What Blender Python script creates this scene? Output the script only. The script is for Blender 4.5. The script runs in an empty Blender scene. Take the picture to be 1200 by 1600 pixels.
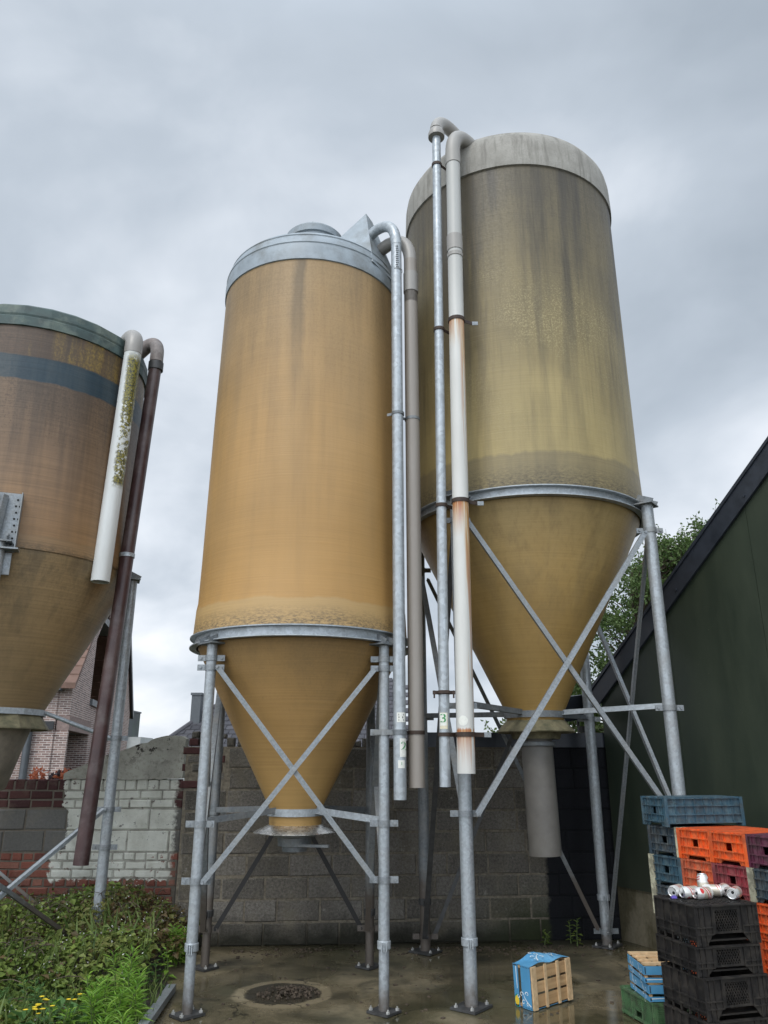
import bpy, math, random
from mathutils import Vector, Matrix
R = math.radians
C = bpy.context.scene.collection
scene = bpy.context.scene

# ------------------------------------------------------------------ node helper
class Mat:
    def __init__(s, name, nt=None):
        if nt is None:
            s.m = bpy.data.materials.new(name); s.m.use_nodes = True
            s.nt = s.m.node_tree; s.nt.nodes.clear()
            s.out = s.n('ShaderNodeOutputMaterial'); s.b = s.n('ShaderNodeBsdfPrincipled')
            s.l(s.b.outputs[0], s.out.inputs[0])
        else:
            s.nt = nt
        s._tc = None
    def n(s, t): return s.nt.nodes.new(t)
    def l(s, a, b): s.nt.links.new(a, b)
    def put(s, inp, v):
        if isinstance(v, bpy.types.NodeSocket): s.l(v, inp)
        elif v is not None:
            if inp.type == 'RGBA' and not isinstance(v, (int, float)): v = tuple(v)[:3] + (1,)
            elif inp.type == 'RGBA': v = (v, v, v, 1)
            inp.default_value = v
    def tc(s, k='Object'):
        if s._tc is None: s._tc = s.n('ShaderNodeTexCoord')
        return s._tc.outputs[k]
    def mapv(s, v, scale=(1, 1, 1), loc=(0, 0, 0), rot=(0, 0, 0)):
        n = s.n('ShaderNodeMapping'); s.l(v, n.inputs[0])
        n.inputs['Scale'].default_value = scale; n.inputs['Location'].default_value = loc
        n.inputs['Rotation'].default_value = rot
        return n.outputs[0]
    def noise(s, scale=5, detail=4, rough=.55, st=(1, 1, 1), v=None, dist=0, loc=(0, 0, 0), col=False):
        n = s.n('ShaderNodeTexNoise'); v = v or s.tc()
        if st != (1, 1, 1) or loc != (0, 0, 0): v = s.mapv(v, st, loc)
        s.l(v, n.inputs['Vector']); n.inputs['Scale'].default_value = scale
        n.inputs['Detail'].default_value = detail; n.inputs['Roughness'].default_value = rough
        n.inputs['Distortion'].default_value = dist
        return n.outputs[1 if col else 0]
    def voro(s, scale=5, feat='F1', out='Distance', st=(1, 1, 1), v=None):
        n = s.n('ShaderNodeTexVoronoi'); n.feature = feat; v = v or s.tc()
        if st != (1, 1, 1): v = s.mapv(v, st)
        s.l(v, n.inputs['Vector']); n.inputs['Scale'].default_value = scale
        return n.outputs[out]
    def rng(s, f, a, b, c=0.0, d=1.0, smooth=False):
        n = s.n('ShaderNodeMapRange'); n.clamp = True
        if smooth: n.interpolation_type = 'SMOOTHSTEP'
        s.put(n.inputs[0], f)
        for i, x in zip((1, 2, 3, 4), (a, b, c, d)): s.put(n.inputs[i], x)
        return n.outputs[0]
    def ma(s, op, a, b=None, c=None):
        n = s.n('ShaderNodeMath'); n.operation = op
        s.put(n.inputs[0], a); s.put(n.inputs[1], b) if b is not None else None
        if c is not None: s.put(n.inputs[2], c)
        return n.outputs[0]
    def mul(s, *a):
        r = a[0]
        for x in a[1:]: r = s.ma('MULTIPLY', r, x)
        return r
    def mix(s, f, a, b, mode='MIX'):
        n = s.n('ShaderNodeMix'); n.data_type = 'RGBA'; n.blend_type = mode
        s.put(n.inputs[0], f); s.put(n.inputs[6], a); s.put(n.inputs[7], b)
        return n.outputs[2]
    def ramp(s, f, stops):
        n = s.n('ShaderNodeValToRGB'); s.l(f, n.inputs[0]); e = n.color_ramp.elements
        while len(e) < len(stops): e.new(0.5)
        for k, (p, c) in enumerate(stops):
            e[k].position = p; e[k].color = tuple(c)[:3] + (1,)
        return n.outputs[0]
    def sep(s, v=None):
        n = s.n('ShaderNodeSeparateXYZ'); s.l(v or s.tc(), n.inputs[0]); return n.outputs
    def isl(s):
        return s.n('ShaderNodeNewGeometry').outputs['Random Per Island']
    def bump(s, h, strength=.3, dist=.01):
        n = s.n('ShaderNodeBump'); s.l(h, n.inputs['Height'])
        n.inputs['Strength'].default_value = strength; n.inputs['Distance'].default_value = dist
        s.l(n.outputs[0], s.b.inputs['Normal'])
    def fin(s, col, rough=.6, metal=0, spec=.5, trans=None):
        s.put(s.b.inputs['Base Color'], col); s.put(s.b.inputs['Roughness'], rough)
        s.put(s.b.inputs['Metallic'], metal); s.put(s.b.inputs['Specular IOR Level'], spec)
        return s.m

# ------------------------------------------------------------------ mesh helper
class MB:
    def __init__(s): s.v = []; s.f = []; s.m = []
    def add(s, vs, fs, mi=0):
        o = len(s.v); s.v += [tuple(x) for x in vs]
        for f in fs: s.f.append(tuple(i + o for i in f)); s.m.append(mi)
        return s
    BF = [(0, 3, 2, 1), (4, 5, 6, 7), (0, 1, 5, 4), (1, 2, 6, 5), (2, 3, 7, 6), (3, 0, 4, 7)]
    def box(s, c, d, mi=0, rot=None):
        x, y, z = [k / 2 for k in d]
        vs = [Vector(p) for p in ((-x, -y, -z), (x, -y, -z), (x, y, -z), (-x, y, -z), (-x, -y, z), (x, -y, z), (x, y, z), (-x, y, z))]
        if rot is not None: vs = [rot @ p for p in vs]
        return s.add([p + Vector(c) for p in vs], s.BF, mi)
    def bx(s, x0, x1, y0, y1, z0, z1, mi=0):
        return s.box(((x0 + x1) / 2, (y0 + y1) / 2, (z0 + z1) / 2), (x1 - x0, y1 - y0, z1 - z0), mi)
    def brick(s, x0, x1, z0, z1, yf, yb, ch, mi=0, rnd=None):
        """block whose front face (towards -y) has worn chamfered edges"""
        j = (lambda: rnd.uniform(-ch * .45, ch * .45)) if rnd else (lambda: 0)
        vs = [(x0, yb, z0), (x1, yb, z0), (x1, yb, z1), (x0, yb, z1),
              (x0 + j(), yf + ch, z0 + j()), (x1 + j(), yf + ch, z0 + j()), (x1 + j(), yf + ch, z1 + j()), (x0 + j(), yf + ch, z1 + j()),
              (x0 + ch + j(), yf, z0 + ch + j()), (x1 - ch + j(), yf, z0 + ch + j()), (x1 - ch + j(), yf, z1 - ch + j()), (x0 + ch + j(), yf, z1 - ch + j())]
        fs = [(0, 1, 2, 3), (8, 9, 10, 11)[::1]]
        fs = [(3, 2, 1, 0), (8, 9, 10, 11)]
        for a in range(4):
            b = (a + 1) % 4
            fs.append((a, b, b + 4, a + 4)); fs.append((a + 4, b + 4, b + 8, a + 8))
        return s.add(vs, fs, mi)
    def bar(s, p, q, w, t, mi=0, up=(0, 0, 1), off=(0, 0)):
        p, q = Vector(p), Vector(q); d = (q - p); L = d.length; d.normalize(); u = Vector(up)
        x = d.cross(u); x = x.normalized() if x.length > 1e-4 else Vector((1, 0, 0)); u = x.cross(d)
        m = Matrix((x, d, u)).transposed()
        return s.box((p + q) / 2 + x * off[0] + u * off[1], (w, L, t), mi, m)
    def angle(s, p, q, w=.045, t=.006, mi=0, nrm=(0, -1, 0)):
        """L-section between two points, flat leg facing nrm"""
        p, q, n = Vector(p), Vector(q), Vector(nrm); d = (q - p).normalized()
        x = d.cross(n).normalized(); n = x.cross(d)
        s.bar(p, q, w, t, mi, up=n); s.bar(p, q, t, w, mi, up=n, off=(w / 2 - t / 2, -w / 2 - t / 2 + .001))
        return s
    def tube(s, pts, r, seg=16, mi=0, caps=True):
        pts = [Vector(p) for p in pts]; n = len(pts); rs = r if isinstance(r, (list, tuple)) else [r] * n
        T = [(pts[min(i + 1, n - 1)] - pts[max(i - 1, 0)]).normalized() for i in range(n)]
        a = Vector((0, 0, 1)) if abs(T[0].z) < .9 else Vector((1, 0, 0))
        u = T[0].cross(a).normalized(); vs = []; fs = []
        for i in range(n):
            u = (u - T[i] * u.dot(T[i])).normalized(); w = T[i].cross(u)
            for k in range(seg):
                an = 2 * math.pi * k / seg
                vs.append(pts[i] + (u * math.cos(an) + w * math.sin(an)) * rs[i])
        for i in range(n - 1):
            for k in range(seg):
                k2 = (k + 1) % seg
                fs.append((i * seg + k, i * seg + k2, (i + 1) * seg + k2, (i + 1) * seg + k))
        if caps:
            fs.append(tuple(range(seg - 1, -1, -1))); fs.append(tuple(range((n - 1) * seg, n * seg)))
        return s.add(vs, fs, mi)
    def hollow(s, p, q, r, t=.004, seg=24, mi=0):
        """open-ended pipe with a wall"""
        p, q = Vector(p), Vector(q); T = (q - p).normalized()
        a = Vector((1, 0, 0)) if abs(T.z) > .9 else Vector((0, 0, 1))
        u = T.cross(a).normalized(); w = T.cross(u); vs = []; fs = []
        for (c, rr) in ((p, r), (q, r), (q, r - t), (p, r - t)):
            for k in range(seg):
                an = 2 * math.pi * k / seg; vs.append(c + (u * math.cos(an) + w * math.sin(an)) * rr)
        for i in range(4):
            for k in range(seg):
                k2 = (k + 1) % seg; j = (i + 1) % 4
                fs.append((i * seg + k, i * seg + k2, j * seg + k2, j * seg + k))
        return s.add(vs, fs, mi)
    def lathe(s, prof, seg=96, c=(0, 0, 0), mi=0, close=False, wob=0, rnd=None):
        vs = []; fs = []; n = len(prof)
        for (r, z) in prof:
            for k in range(seg):
                an = 2 * math.pi * k / seg; rr = r + (rnd.uniform(-wob, wob) if rnd else 0)
                vs.append((c[0] + rr * math.cos(an), c[1] + rr * math.sin(an), c[2] + z))
        for i in range(n if close else n - 1):
            j = (i + 1) % n
            for k in range(seg):
                k2 = (k + 1) % seg
                fs.append((i * seg + k, i * seg + k2, j * seg + k2, j * seg + k))
        return s.add(vs, fs, mi)
    def prism(s, poly, a, b, f, mi=0):
        """poly: 2D points; f(u, v, d) -> point; extruded from depth a to b"""
        n = len(poly); vs = [f(u, v, a) for u, v in poly] + [f(u, v, b) for u, v in poly]
        fs = [tuple(range(n)), tuple(range(2 * n - 1, n - 1, -1))]
        for i in range(n): fs.append((i, (i + 1) % n + 0, (i + 1) % n + n, i + n))
        return s.add(vs, fs, mi)
    def build(s, name, mats, parent=None, smooth=True, ang=35, off=(0, 0, 0), fix=True):
        me = bpy.data.meshes.new(name)
        ox, oy, oz = off
        me.from_pydata([(x - ox, y - oy, z - oz) for x, y, z in s.v], [], s.f)
        for m in (mats if isinstance(mats, (list, tuple)) else [mats]): me.materials.append(m)
        me.polygons.foreach_set('material_index', s.m)
        me.update()
        if fix:
            import bmesh
            bm = bmesh.new(); bm.from_mesh(me); bmesh.ops.recalc_face_normals(bm, faces=bm.faces); bm.to_mesh(me); bm.free()
        if smooth:
            me.polygons.foreach_set('use_smooth', [True] * len(me.polygons)); me.set_sharp_from_angle(angle=R(ang))
        o = bpy.data.objects.new(name, me); C.objects.link(o)
        if parent: o.parent = parent
        return o

def empty(name, loc, rz=0):
    o = bpy.data.objects.new(name, None); C.objects.link(o); o.location = loc; o.rotation_euler = (0, 0, rz)
    o.empty_display_size = .2
    return o
def tag(o, label=None, cat=None, group=None, kind=None):
    if label: o['label'] = label
    if cat: o['category'] = cat
    if group: o['group'] = group
    if kind: o['kind'] = kind
    return o
def copy_tree(o, parent=None):
    c = o.copy(); C.objects.link(c)
    if parent: c.parent = parent
    for ch in list(o.children): copy_tree(ch, c)
    return c
def bend(a, b, c, n=10):
    """quadratic curve a-b-c as points"""
    a, b, c = Vector(a), Vector(b), Vector(c)
    return [a * (1 - t) ** 2 + b * 2 * t * (1 - t) + c * t * t for t in [k / n for k in range(n + 1)]]
def text_tris(body, size):
    cu = bpy.data.curves.new('txt', 'FONT'); cu.body = body; cu.size = size; cu.align_x = 'CENTER'; cu.align_y = 'CENTER'; cu.resolution_u = 4
    ob = bpy.data.objects.new('txt', cu); C.objects.link(ob)
    dg = bpy.context.evaluated_depsgraph_get(); me = ob.evaluated_get(dg).to_mesh()
    vs = [tuple(v.co) for v in me.vertices]; fs = [tuple(p.vertices) for p in me.polygons]
    ob.evaluated_get(dg).to_mesh_clear(); bpy.data.objects.remove(ob); bpy.data.curves.remove(cu)
    return vs, fs

# ------------------------------------------------------------------ materials
def fibreglass(name, top, mid, bot, z0, z1, dirt, dirt_top=.6, streak=.5, band=None, patch=None, lines=.12, loc=(0, 0, 0), rough=.42, foot=None, fk=.6, late=None):
    m = Mat(name); z = m.sep()[2]
    g = m.rng(z, z0, z1)
    wob = m.noise(2.2, 5, .6, st=(1, 1, .5), loc=loc)
    g2 = m.ma('ADD', g, m.ma('MULTIPLY', m.ma('SUBTRACT', wob, .5), .7))
    col = m.ramp(g2, [(0.02, bot), (.5, mid), (.95, top)])
    big = m.noise(1.3, 3, .5, loc=(3, 1, 2))
    col = m.mix(m.rng(big, .35, .7, 0, .35), col, m.mix(1, col, (.62, .62, .6), 'MULTIPLY'))
    if patch: col = patch(m, col, z)
    # run-down streaks, strongest under the roof
    st = m.noise(5.5, 5, .6, st=(1, 1, .08), loc=loc)
    st2 = m.noise(24, 3, .6, st=(1, 1, .05), loc=loc)
    gd = m.rng(z, z0 + (z1 - z0) * .15, z1, .25, 1.0)
    k = m.mul(m.rng(st, .48, .62), gd, streak)
    col = m.mix(k, col, dirt)
    col = m.mix(m.mul(m.rng(st2, .48, .66), gd, streak * .6), col, m.mix(1, col, (.55, .54, .52), 'MULTIPLY'))
    fl = m.noise(55, 6, .7, st=(1, 1, .7))
    col = m.mix(m.mul(m.rng(m.ma('ADD', fl, m.ma('MULTIPLY', m.ma('SUBTRACT', g2, .75), .35)), .52, .62), dirt_top), col, dirt)
    if foot:
        zf, h, c2, cd = foot
        e = m.ma('ADD', z, m.ma('MULTIPLY', m.ma('SUBTRACT', m.noise(4, 4, .6, st=(1, 1, .2)), .5), h * .5))
        inb = m.rng(e, zf + h, zf + h * .9)
        col = m.mix(m.mul(inb, fk), col, c2)
        d = m.mul(m.rng(e, zf + h * .7, zf), m.rng(m.noise(30, 5, .75, st=(1, 1, 2.5)), .4, .62))
        col = m.mix(m.mul(d, .85), col, cd)
    if late: col = late(m, col, z)
    # filament-wound lines
    ln = m.noise(1.0, 2, .5, st=(1.2, 1.2, 85))
    ln2 = m.noise(1.0, 2, .5, st=(2, 2, 40))
    lv = m.ma('ADD', m.rng(ln, .3, .7, -lines, lines), m.rng(ln2, .3, .7, -lines * .5, lines * .5))
    col = m.mix(1, col, m.comb3(m.ma('ADD', 1.0, lv)) if hasattr(m, 'comb3') else col, 'MULTIPLY')
    m.bump(m.ma('ADD', ln, m.ma('MULTIPLY', fl, .3)), .2, .006)
    return m.fin(col, m.rng(fl, .3, .7, rough, rough + .2), 0, .45)
def _nw(s, k):
    n = s.n('ShaderNodeVectorMath'); n.operation = 'MULTIPLY_ADD'; s.l(s.noise(2.5, 4, .6, col=True), n.inputs[0]); n.inputs[1].default_value = (k, k, k); s.l(s.tc(), n.inputs[2]); return n.outputs[0]
Mat.noise_warp = _nw
def _c3(s, v):
    n = s.n('ShaderNodeCombineXYZ')
    for i in range(3): s.put(n.inputs[i], v)
    return n.outputs[0]
Mat.comb3 = _c3

def patch3(m, col, z):
    st = m.noise(4, 5, .62, st=(1, 1, .12))
    e = m.ma('ADD', z, m.ma('MULTIPLY', m.ma('SUBTRACT', m.noise(5, 3, .5), .5), .05))
    must = m.mul(m.rng(z, 5.03, 5.05), m.rng(st, .47, .6))
    brn = m.rng(z, 5.03, 5.05)
    col = m.mix(m.mul(brn, .8), col, (.085, .05, .03))
    return m.mix(m.mul(must, .9), col, (.26, .17, .035))
def late3(m, col, z):
    e = m.ma('ADD', z, m.ma('MULTIPLY', m.ma('SUBTRACT', m.noise(5, 3, .5), .5), .05))
    blue = m.mul(m.rng(e, 4.80, 4.815), m.rng(e, 5.05, 5.035))
    w = m.noise(6, 5, .6, st=(1, 1, .1), loc=(2, 2, 0))
    return m.mix(m.mul(blue, m.rng(w, .4, .7, .95, .7)), col, m.mix(m.rng(w, .35, .65), (.009, .030, .046), (.022, .052, .068)))
def patch2(m, col, z):
    # pale yellow lichen specks on the weather side
    v = m.noise(70, 4, .75); area = m.noise(1.6, 3, .5, loc=(.6, .2, 1.9))
    zz = m.mul(m.rng(z, 3.9, 5.0), m.rng(z, 6.2, 5.4))
    return m.mix(m.mul(m.rng(v, .5, .6), m.rng(area, .42, .6), zz, .75), col, (.36, .30, .15))
def patch1(m, col, z):
    x = m.sep()[0]
    # a wide damp streak running down from the roof seam
    w = m.ma('ADD', x, m.ma('MULTIPLY', m.ma('SUBTRACT', m.noise(3, 4, .6, st=(1, 1, .6)), .5), .16))
    s1 = m.mul(m.rng(w, -.13, -.06), m.rng(w, .04, .0), m.rng(z, 4.3, 5.7, 0, .8))
    lf = m.mul(m.rng(w, -.05, -.6, 0, 1), m.rng(z, 4.4, 5.8, 0, .6), m.rng(m.noise(2.5, 5, .65), .35, .6))
    col = m.mix(lf, col, (.17, .115, .055))
    return m.mix(s1, col, (.12, .085, .045))

GALV = {}
def galv(name, tone=1.0, dirt=.25, rough=.42, spec=(.40, .435, .46), scale=55, zd=None):
    m = Mat(name)
    c = m.voro(scale, 'F1', 'Color'); f = m.sep(c)[0]
    nz = m.noise(9, 5, .6)
    a = tuple(k * tone * .78 for k in spec); b = tuple(k * tone * 1.08 for k in spec)
    col = m.mix(m.rng(f, 0, 1), a, b)
    col = m.mix(m.mul(m.rng(nz, .45, .7), dirt), col, tuple(k * .35 for k in (.8, .78, .72)))
    wr = m.noise(6, 4, .6, st=(1, 1, .15))
    col = m.mix(m.rng(wr, .55, .75, 0, .35), col, tuple(k * tone * 1.25 for k in spec))
    if zd:
        z = m.sep()[2]
        k = m.mul(m.rng(m.ma('ADD', z, m.ma('MULTIPLY', m.noise(14, 4, .6), .25)), zd + .12, zd - .05), .8)
        col = m.mix(k, col, (.1, .075, .055))
    m.bump(m.ma('ADD', nz, f), .08, .003)
    return m.fin(col, m.rng(nz, .3, .7, rough - .06, rough + .16), .35, .5)

def plain(name, col, rough=.6, metal=0, var=.25, scale=12, spec=.5, bump=.1, dirt=None, dk=.4):
    m = Mat(name); n = m.noise(scale, 5, .6)
    c = m.mix(m.rng(n, .3, .7), tuple(k * (1 - var) for k in col), tuple(min(1, k * (1 + var)) for k in col))
    if dirt:
        d = m.noise(scale * .5, 6, .68, loc=(4, 2, 1)); c = m.mix(m.mul(m.rng(d, .48, .68), dk), c, dirt)
    m.bump(n, bump, .004)
    return m.fin(c, m.rng(n, .3, .7, max(.03, rough - .08), min(1, rough + .08)), metal, spec)

def pvc(name, col, rust=(), lichen=None, dirt=.25, xr=None, axis=None):
    """smooth plastic pipe; rust = heights of clamps that bleed rust downwards"""
    m = Mat(name); xyz = m.sep(); z = xyz[2]
    n = m.noise(5, 5, .6, st=(1, 1, .2)); c = m.mix(m.mul(m.rng(n, .45, .72), dirt), col, tuple(k * .55 for k in (.62, .6, .55)))
    if axis: c = m.mix(m.rng(z, 4.9, 6.2, 0, .8), c, (.36, .36, .34))
    st = m.noise(30, 4, .6, st=(1, 1, .03)); st2 = m.noise(75, 3, .6, st=(1, 1, .02))
    for (zc, L, amt) in rust:
        d = m.mul(m.rng(z, zc - L, zc - .01, 0, 1), m.rng(z, zc + .02, zc + .0))
        xr_ = m.ma('SUBTRACT', xyz[0], m.ma('ADD', axis[0], m.ma('MULTIPLY', m.ma('SUBTRACT', z, axis[2]), axis[1])))
        top = m.rng(z, zc - .30, zc - .02)                       # wide bleed close under the clamp, then narrow runs on one side
        side = m.ma('MAXIMUM', m.rng(xr_, .012, .034), m.mul(top, .95))
        f_ = m.ma('ADD', m.ma('MULTIPLY', st, .55), m.ma('MULTIPLY', st2, .45))
        k = m.mul(m.rng(f_, m.rng(d, 0, 1, .55, .40), m.rng(d, 0, 1, .60, .47)), m.ma('POWER', d, .8), side, amt)
        c = m.mix(k, c, m.mix(m.rng(m.ma('ADD', f_, m.ma('MULTIPLY', top, .06)), .47, .60), (.56, .36, .13), (.36, .11, .02)))
    if lichen:
        z0, z1 = lichen
        v = m.noise(26, 6, .72); ar = m.noise(2.2, 3, .5, st=(1, 1, 1.0), loc=(1, 3, .35))
        zz = m.mul(m.rng(z, z0, z0 + .06), m.rng(z, z1 + .05, z1 - .05))
        side = m.rng(xyz[0], xr[0], xr[1])
        k = m.mul(m.rng(m.ma('ADD', m.ma('ADD', v, m.ma('MULTIPLY', m.ma('SUBTRACT', ar, .5), .6)), m.ma('MULTIPLY', side, .16)), .60, .64), zz, side)
        c = m.mix(k, c, m.mix(m.rng(m.noise(60, 3, .6), .42, .56), (.05, .05, .03), (.22, .19, .03)))
    m.bump(n, .05, .003)
    return m.fin(c, m.rng(n, .3, .7, .32, .5), 0, .5)

M = {}
M['fib1'] = fibreglass('fibreglass_tan', (.34, .225, .105), (.42, .255, .10), (.43, .245, .08), 2.6, 5.9, (.12, .085, .05), .14, .30, lines=.032, patch=patch1, foot=(2.60, .19, (.44, .31, .145), (.08, .065, .045)))
M['cone1'] = fibreglass('fibreglass_tan_cone', (.29, .175, .065), (.34, .20, .068), (.40, .245, .085), 1.2, 2.6, (.15, .10, .045), .2, .2, lines=.06, loc=(2, 0, 4))
M['cap1'] = plain('roof_gelcoat_blue_grey', (.27, .31, .34), .5, 0, .2, 5, dirt=(.12, .115, .095), dk=.75)
M['fib2'] = fibreglass('fibreglass_olive', (.105, .086, .052), (.215, .168, .078), (.40, .312, .135), 3.8, 6.9, (.062, .052, .036), .22, 1.0, lines=.025, fk=.5, patch=patch2, foot=(3.78, .30, (.125, .105, .072), (.045, .04, .033)))
M['cone2'] = fibreglass('fibreglass_olive_cone', (.40, .285, .12), (.35, .225, .075), (.33, .205, .06), 1.9, 3.8, (.20, .14, .06), .05, .5, lines=.05, loc=(5, 2, 0))
def cap2_mat():
    m = Mat('roof_gelcoat_grey_white'); n = m.noise(5, 6, .65); v = m.noise(16, 5, .68, st=(1, 1, .12)); f = m.noise(60, 5, .75)
    c = m.mix(m.rng(n, .35, .7), (.34, .325, .29), (.24, .228, .20)); c = m.mix(m.rng(v, .48, .66, 0, .75), c, (.15, .14, .12))
    c = m.mix(m.rng(f, .5, .7, 0, .5), c, (.17, .16, .14)); m.bump(f, .2, .004); return m.fin(c, .7, 0, .35)
M['cap2'] = cap2_mat()
M['fib3'] = fibreglass('fibreglass_brown', (.12, .08, .05), (.20, .125, .07), (.285, .165, .075), 3.3, 4.9, (.07, .05, .035), .6, .8, lines=.12, patch=patch3, late=late3, foot=(3.27, .14, (.25, .16, .08), (.05, .045, .03)), loc=(1, 7, 2))
M['cone3'] = fibreglass('fibreglass_brown_cone', (.29, .20, .10), (.30, .20, .095), (.27, .185, .095), 1.9, 3.4, (.10, .075, .045), .25, .6, lines=.10, loc=(9, 2, 1))
M['hop3'] = plain('weathered_hopper_spout', (.27, .225, .175), .7, 0, .25, 5, dirt=(.10, .085, .065), dk=.7)
M['cap3'] = plain('roof_gelcoat_mossy', (.050, .078, .074), .65, 0, .35, 9, dirt=(.17, .20, .16), dk=.7)
M['galv'] = galv('galvanised_steel', 1.0, .2)
M['galv_clamp'] = galv('galvanised_clamp', .62, .5, scale=80)
M['galv_leg'] = galv('galvanised_leg', .9, .4, scale=60, zd=.22)
M['galv_old'] = galv('galvanised_weathered', .45, .6, .5, zd=.7)
M['galv_spangle'] = galv('galvanised_spangle', .98, .2, .36, scale=34)
M['steel_dark'] = plain('dark_steel', (.065, .065, .065), .55, .4, .3, 20)
M['black_steel'] = plain('near_black_steel', (.014, .013, .013), .6, .1, .3, 20)  # near-black tone for the back braces of the tan silo
M['rust'] = plain('rusty_clamp_steel', (.05, .033, .025), .7, .2, .4, 30)
M['zinc_bolt'] = plain('zinc_bolt', (.5, .5, .48), .4, .6, .2, 30)
M['pvc_white'] = pvc('white_plastic_pipe', (.60, .595, .56), rust=((5.27, 1.7, .85), (3.585, 2.0, 1.0), (1.83, .30, 1.0)), axis=(.590 - 1.33, .065 / 5.59, 1.53))
M['pvc_grey'] = pvc('grey_plastic_pipe', (.28, .265, .245), dirt=.6)
M['elbow_dark'] = plain('rust_stained_elbow', (.15, .125, .115), .6, 0, .35, 10, dirt=(.36, .34, .32), dk=.6)
M['pvc_taupe'] = pvc('taupe_plastic_pipe', (.255, .225, .195), dirt=.4)
M['pvc_lichen'] = pvc('white_pipe_with_lichen', (.60, .62, .61), lichen=(3.95, 5.32), xr=(1.0, 1.03))
M['pipe_brown'] = plain('brown_painted_pipe', (.055, .027, .026), .42, 0, .25, 6, dirt=(.17, .14, .13), dk=.5)
M['white_sticker'] = plain('sticker_paper', (.72, .72, .66), .5, 0, .08, 40)
M['cream_sticker'] = plain('sticker_yellowed', (.66, .60, .44), .6, 0, .12, 40)
M['green_print'] = plain('green_print', (.02, .25, .06), .5, 0, .1, 30)
M['black_print'] = plain('black_print', (.02, .02, .022), .5, 0, .1, 30)
M['sock'] = plain('grey_discharge_sock', (.15, .14, .126), .55, 0, .18, 7, dirt=(.13, .12, .1), dk=.5)
M['skirt_mossy'] = plain('mossy_skirt', (.16, .14, .08), .8, 0, .35, 14, dirt=(.05, .055, .03), dk=.7)
M['shiny'] = plain('stainless_skirt', (.62, .6, .56), .28, .85, .3, 24, dirt=(.1, .08, .05), dk=.7)

def block_mat():
    m = Mat('grey_block'); xyz = m.sep(); x, z = xyz[0], xyz[2]; r = m.isl()
    c = m.ramp(r, [(0, (.12, .11, .093)), (.3, (.178, .163, .142)), (.7, (.235, .218, .192)), (1, (.15, .134, .107))])
    n = m.noise(45, 6, .75); n2 = m.noise(3, 5, .6)
    c = m.mix(m.rng(n, .40, .60, 0, .75), c, m.mix(1, c, (.42, .42, .42), 'MULTIPLY')); c = m.mix(m.rng(m.noise(80, 3, .7), .58, .68, 0, .5), c, (.30, .28, .25))
    c = m.mix(m.rng(n2, .5, .75, 0, .6), c, (.19, .165, .115))
    c = m.mix(m.rng(m.noise(1.1, 4, .6, st=(1, 1, .6), loc=(7, 0, 2)), .48, .66, 0, .6), c, (.06, .055, .045))
    c = m.mix(m.mul(m.rng(m.noise(13, 5, .7, loc=(0, 0, 9)), .62, .68), .5), c, (.33, .31, .28))
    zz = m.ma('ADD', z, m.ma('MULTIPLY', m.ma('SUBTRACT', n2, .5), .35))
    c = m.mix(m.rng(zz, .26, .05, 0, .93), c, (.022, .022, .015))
    wet = m.mul(m.rng(m.ma('ADD', x, m.ma('MULTIPLY', n2, .4)), 1.0, 1.6), m.rng(zz, .6, .15, 0, .8))
    c = m.mix(wet, c, (.03, .04, .016))
    tar = m.rng(m.ma('ADD', x, m.ma('MULTIPLY', m.ma('SUBTRACT', m.noise(9, 5, .65), .5), .12)), 1.57, 1.61)
    c = m.mix(tar, c, (.012, .013, .016))
    m.bump(n, .9, .02); return m.fin(c, .9, 0, .25)
M['block'] = block_mat()
def mortar_mat():
    m = Mat('grey_mortar'); xyz = m.sep(); n = m.noise(30, 5, .7)
    c = m.mix(m.rng(n, .35, .65), (.11, .095, .075), (.22, .195, .15))
    c = m.mix(m.rng(xyz[2], .2, .05, 0, .9), c, (.025, .023, .016))
    c = m.mix(m.rng(xyz[0], 1.57, 1.6), c, (.01, .011, .013))
    m.bump(n, .6, .01); return m.fin(c, .95, 0, .2)
M['mortar'] = mortar_mat()
def painted(name, cols, rough=.9, dk=.5, light=False):
    """masonry of the old outhouse wall: white limewash where the lean-to once stood (x, z in wall metres)"""
    m = Mat(name); xyz = m.sep(); x, z = xyz[0], xyz[2]; r = m.isl()
    c = m.ramp(r, [(k / (len(cols) - 1), cc) for k, cc in enumerate(cols)])
    n = m.noise(40, 6, .75); n2 = m.noise(6, 5, .65)
    c = m.mix(m.rng(n, .35, .7, 0, dk), c, m.mix(1, c, (.5, .5, .5), 'MULTIPLY'))
    c = m.mix(m.rng(n2, .52, .75, 0, .35), c, (.2, .17, .13))
    j = m.ma('MULTIPLY', m.ma('SUBTRACT', m.noise(9, 6, .7), .5), .22)
    edge = m.ma('ADD', m.ma('ADD', -3.29, m.rng(z, .78, .80, 0, .14)), m.rng(z, 1.15, 1.18, 0, -.06))
    pm = m.mul(m.rng(m.ma('SUBTRACT', m.ma('ADD', x, j), edge), 0, .015), m.rng(m.ma('ADD', z, j), .515, .53), m.rng(m.ma('ADD', x, j), -2.06, -2.1))
    chip = m.rng(m.ma('ADD', m.noise(14, 6, .75, loc=(2, 0, 0)), m.ma('MULTIPLY', m.noise(60, 3, .6), .12)), .66, .69)
    pm = m.mul(pm, m.ma('SUBTRACT', 1, m.mul(chip, .85)))
    pc = m.mix(m.rng(n2, .4, .7), (.64, .64, .57), (.48, .475, .41)) if not light else m.mix(m.rng(n2, .4, .7), (.40, .39, .34), (.16, .15, .125))
    c = m.mix(pm, c, pc)
    m.bump(n, .6, .01); return m.fin(c, rough, 0, .25)
M['brick_red'] = painted('old_red_brick', [(.16, .058, .042), (.24, .085, .06), (.20, .075, .055), (.29, .13, .095), (.13, .05, .04)])
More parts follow.
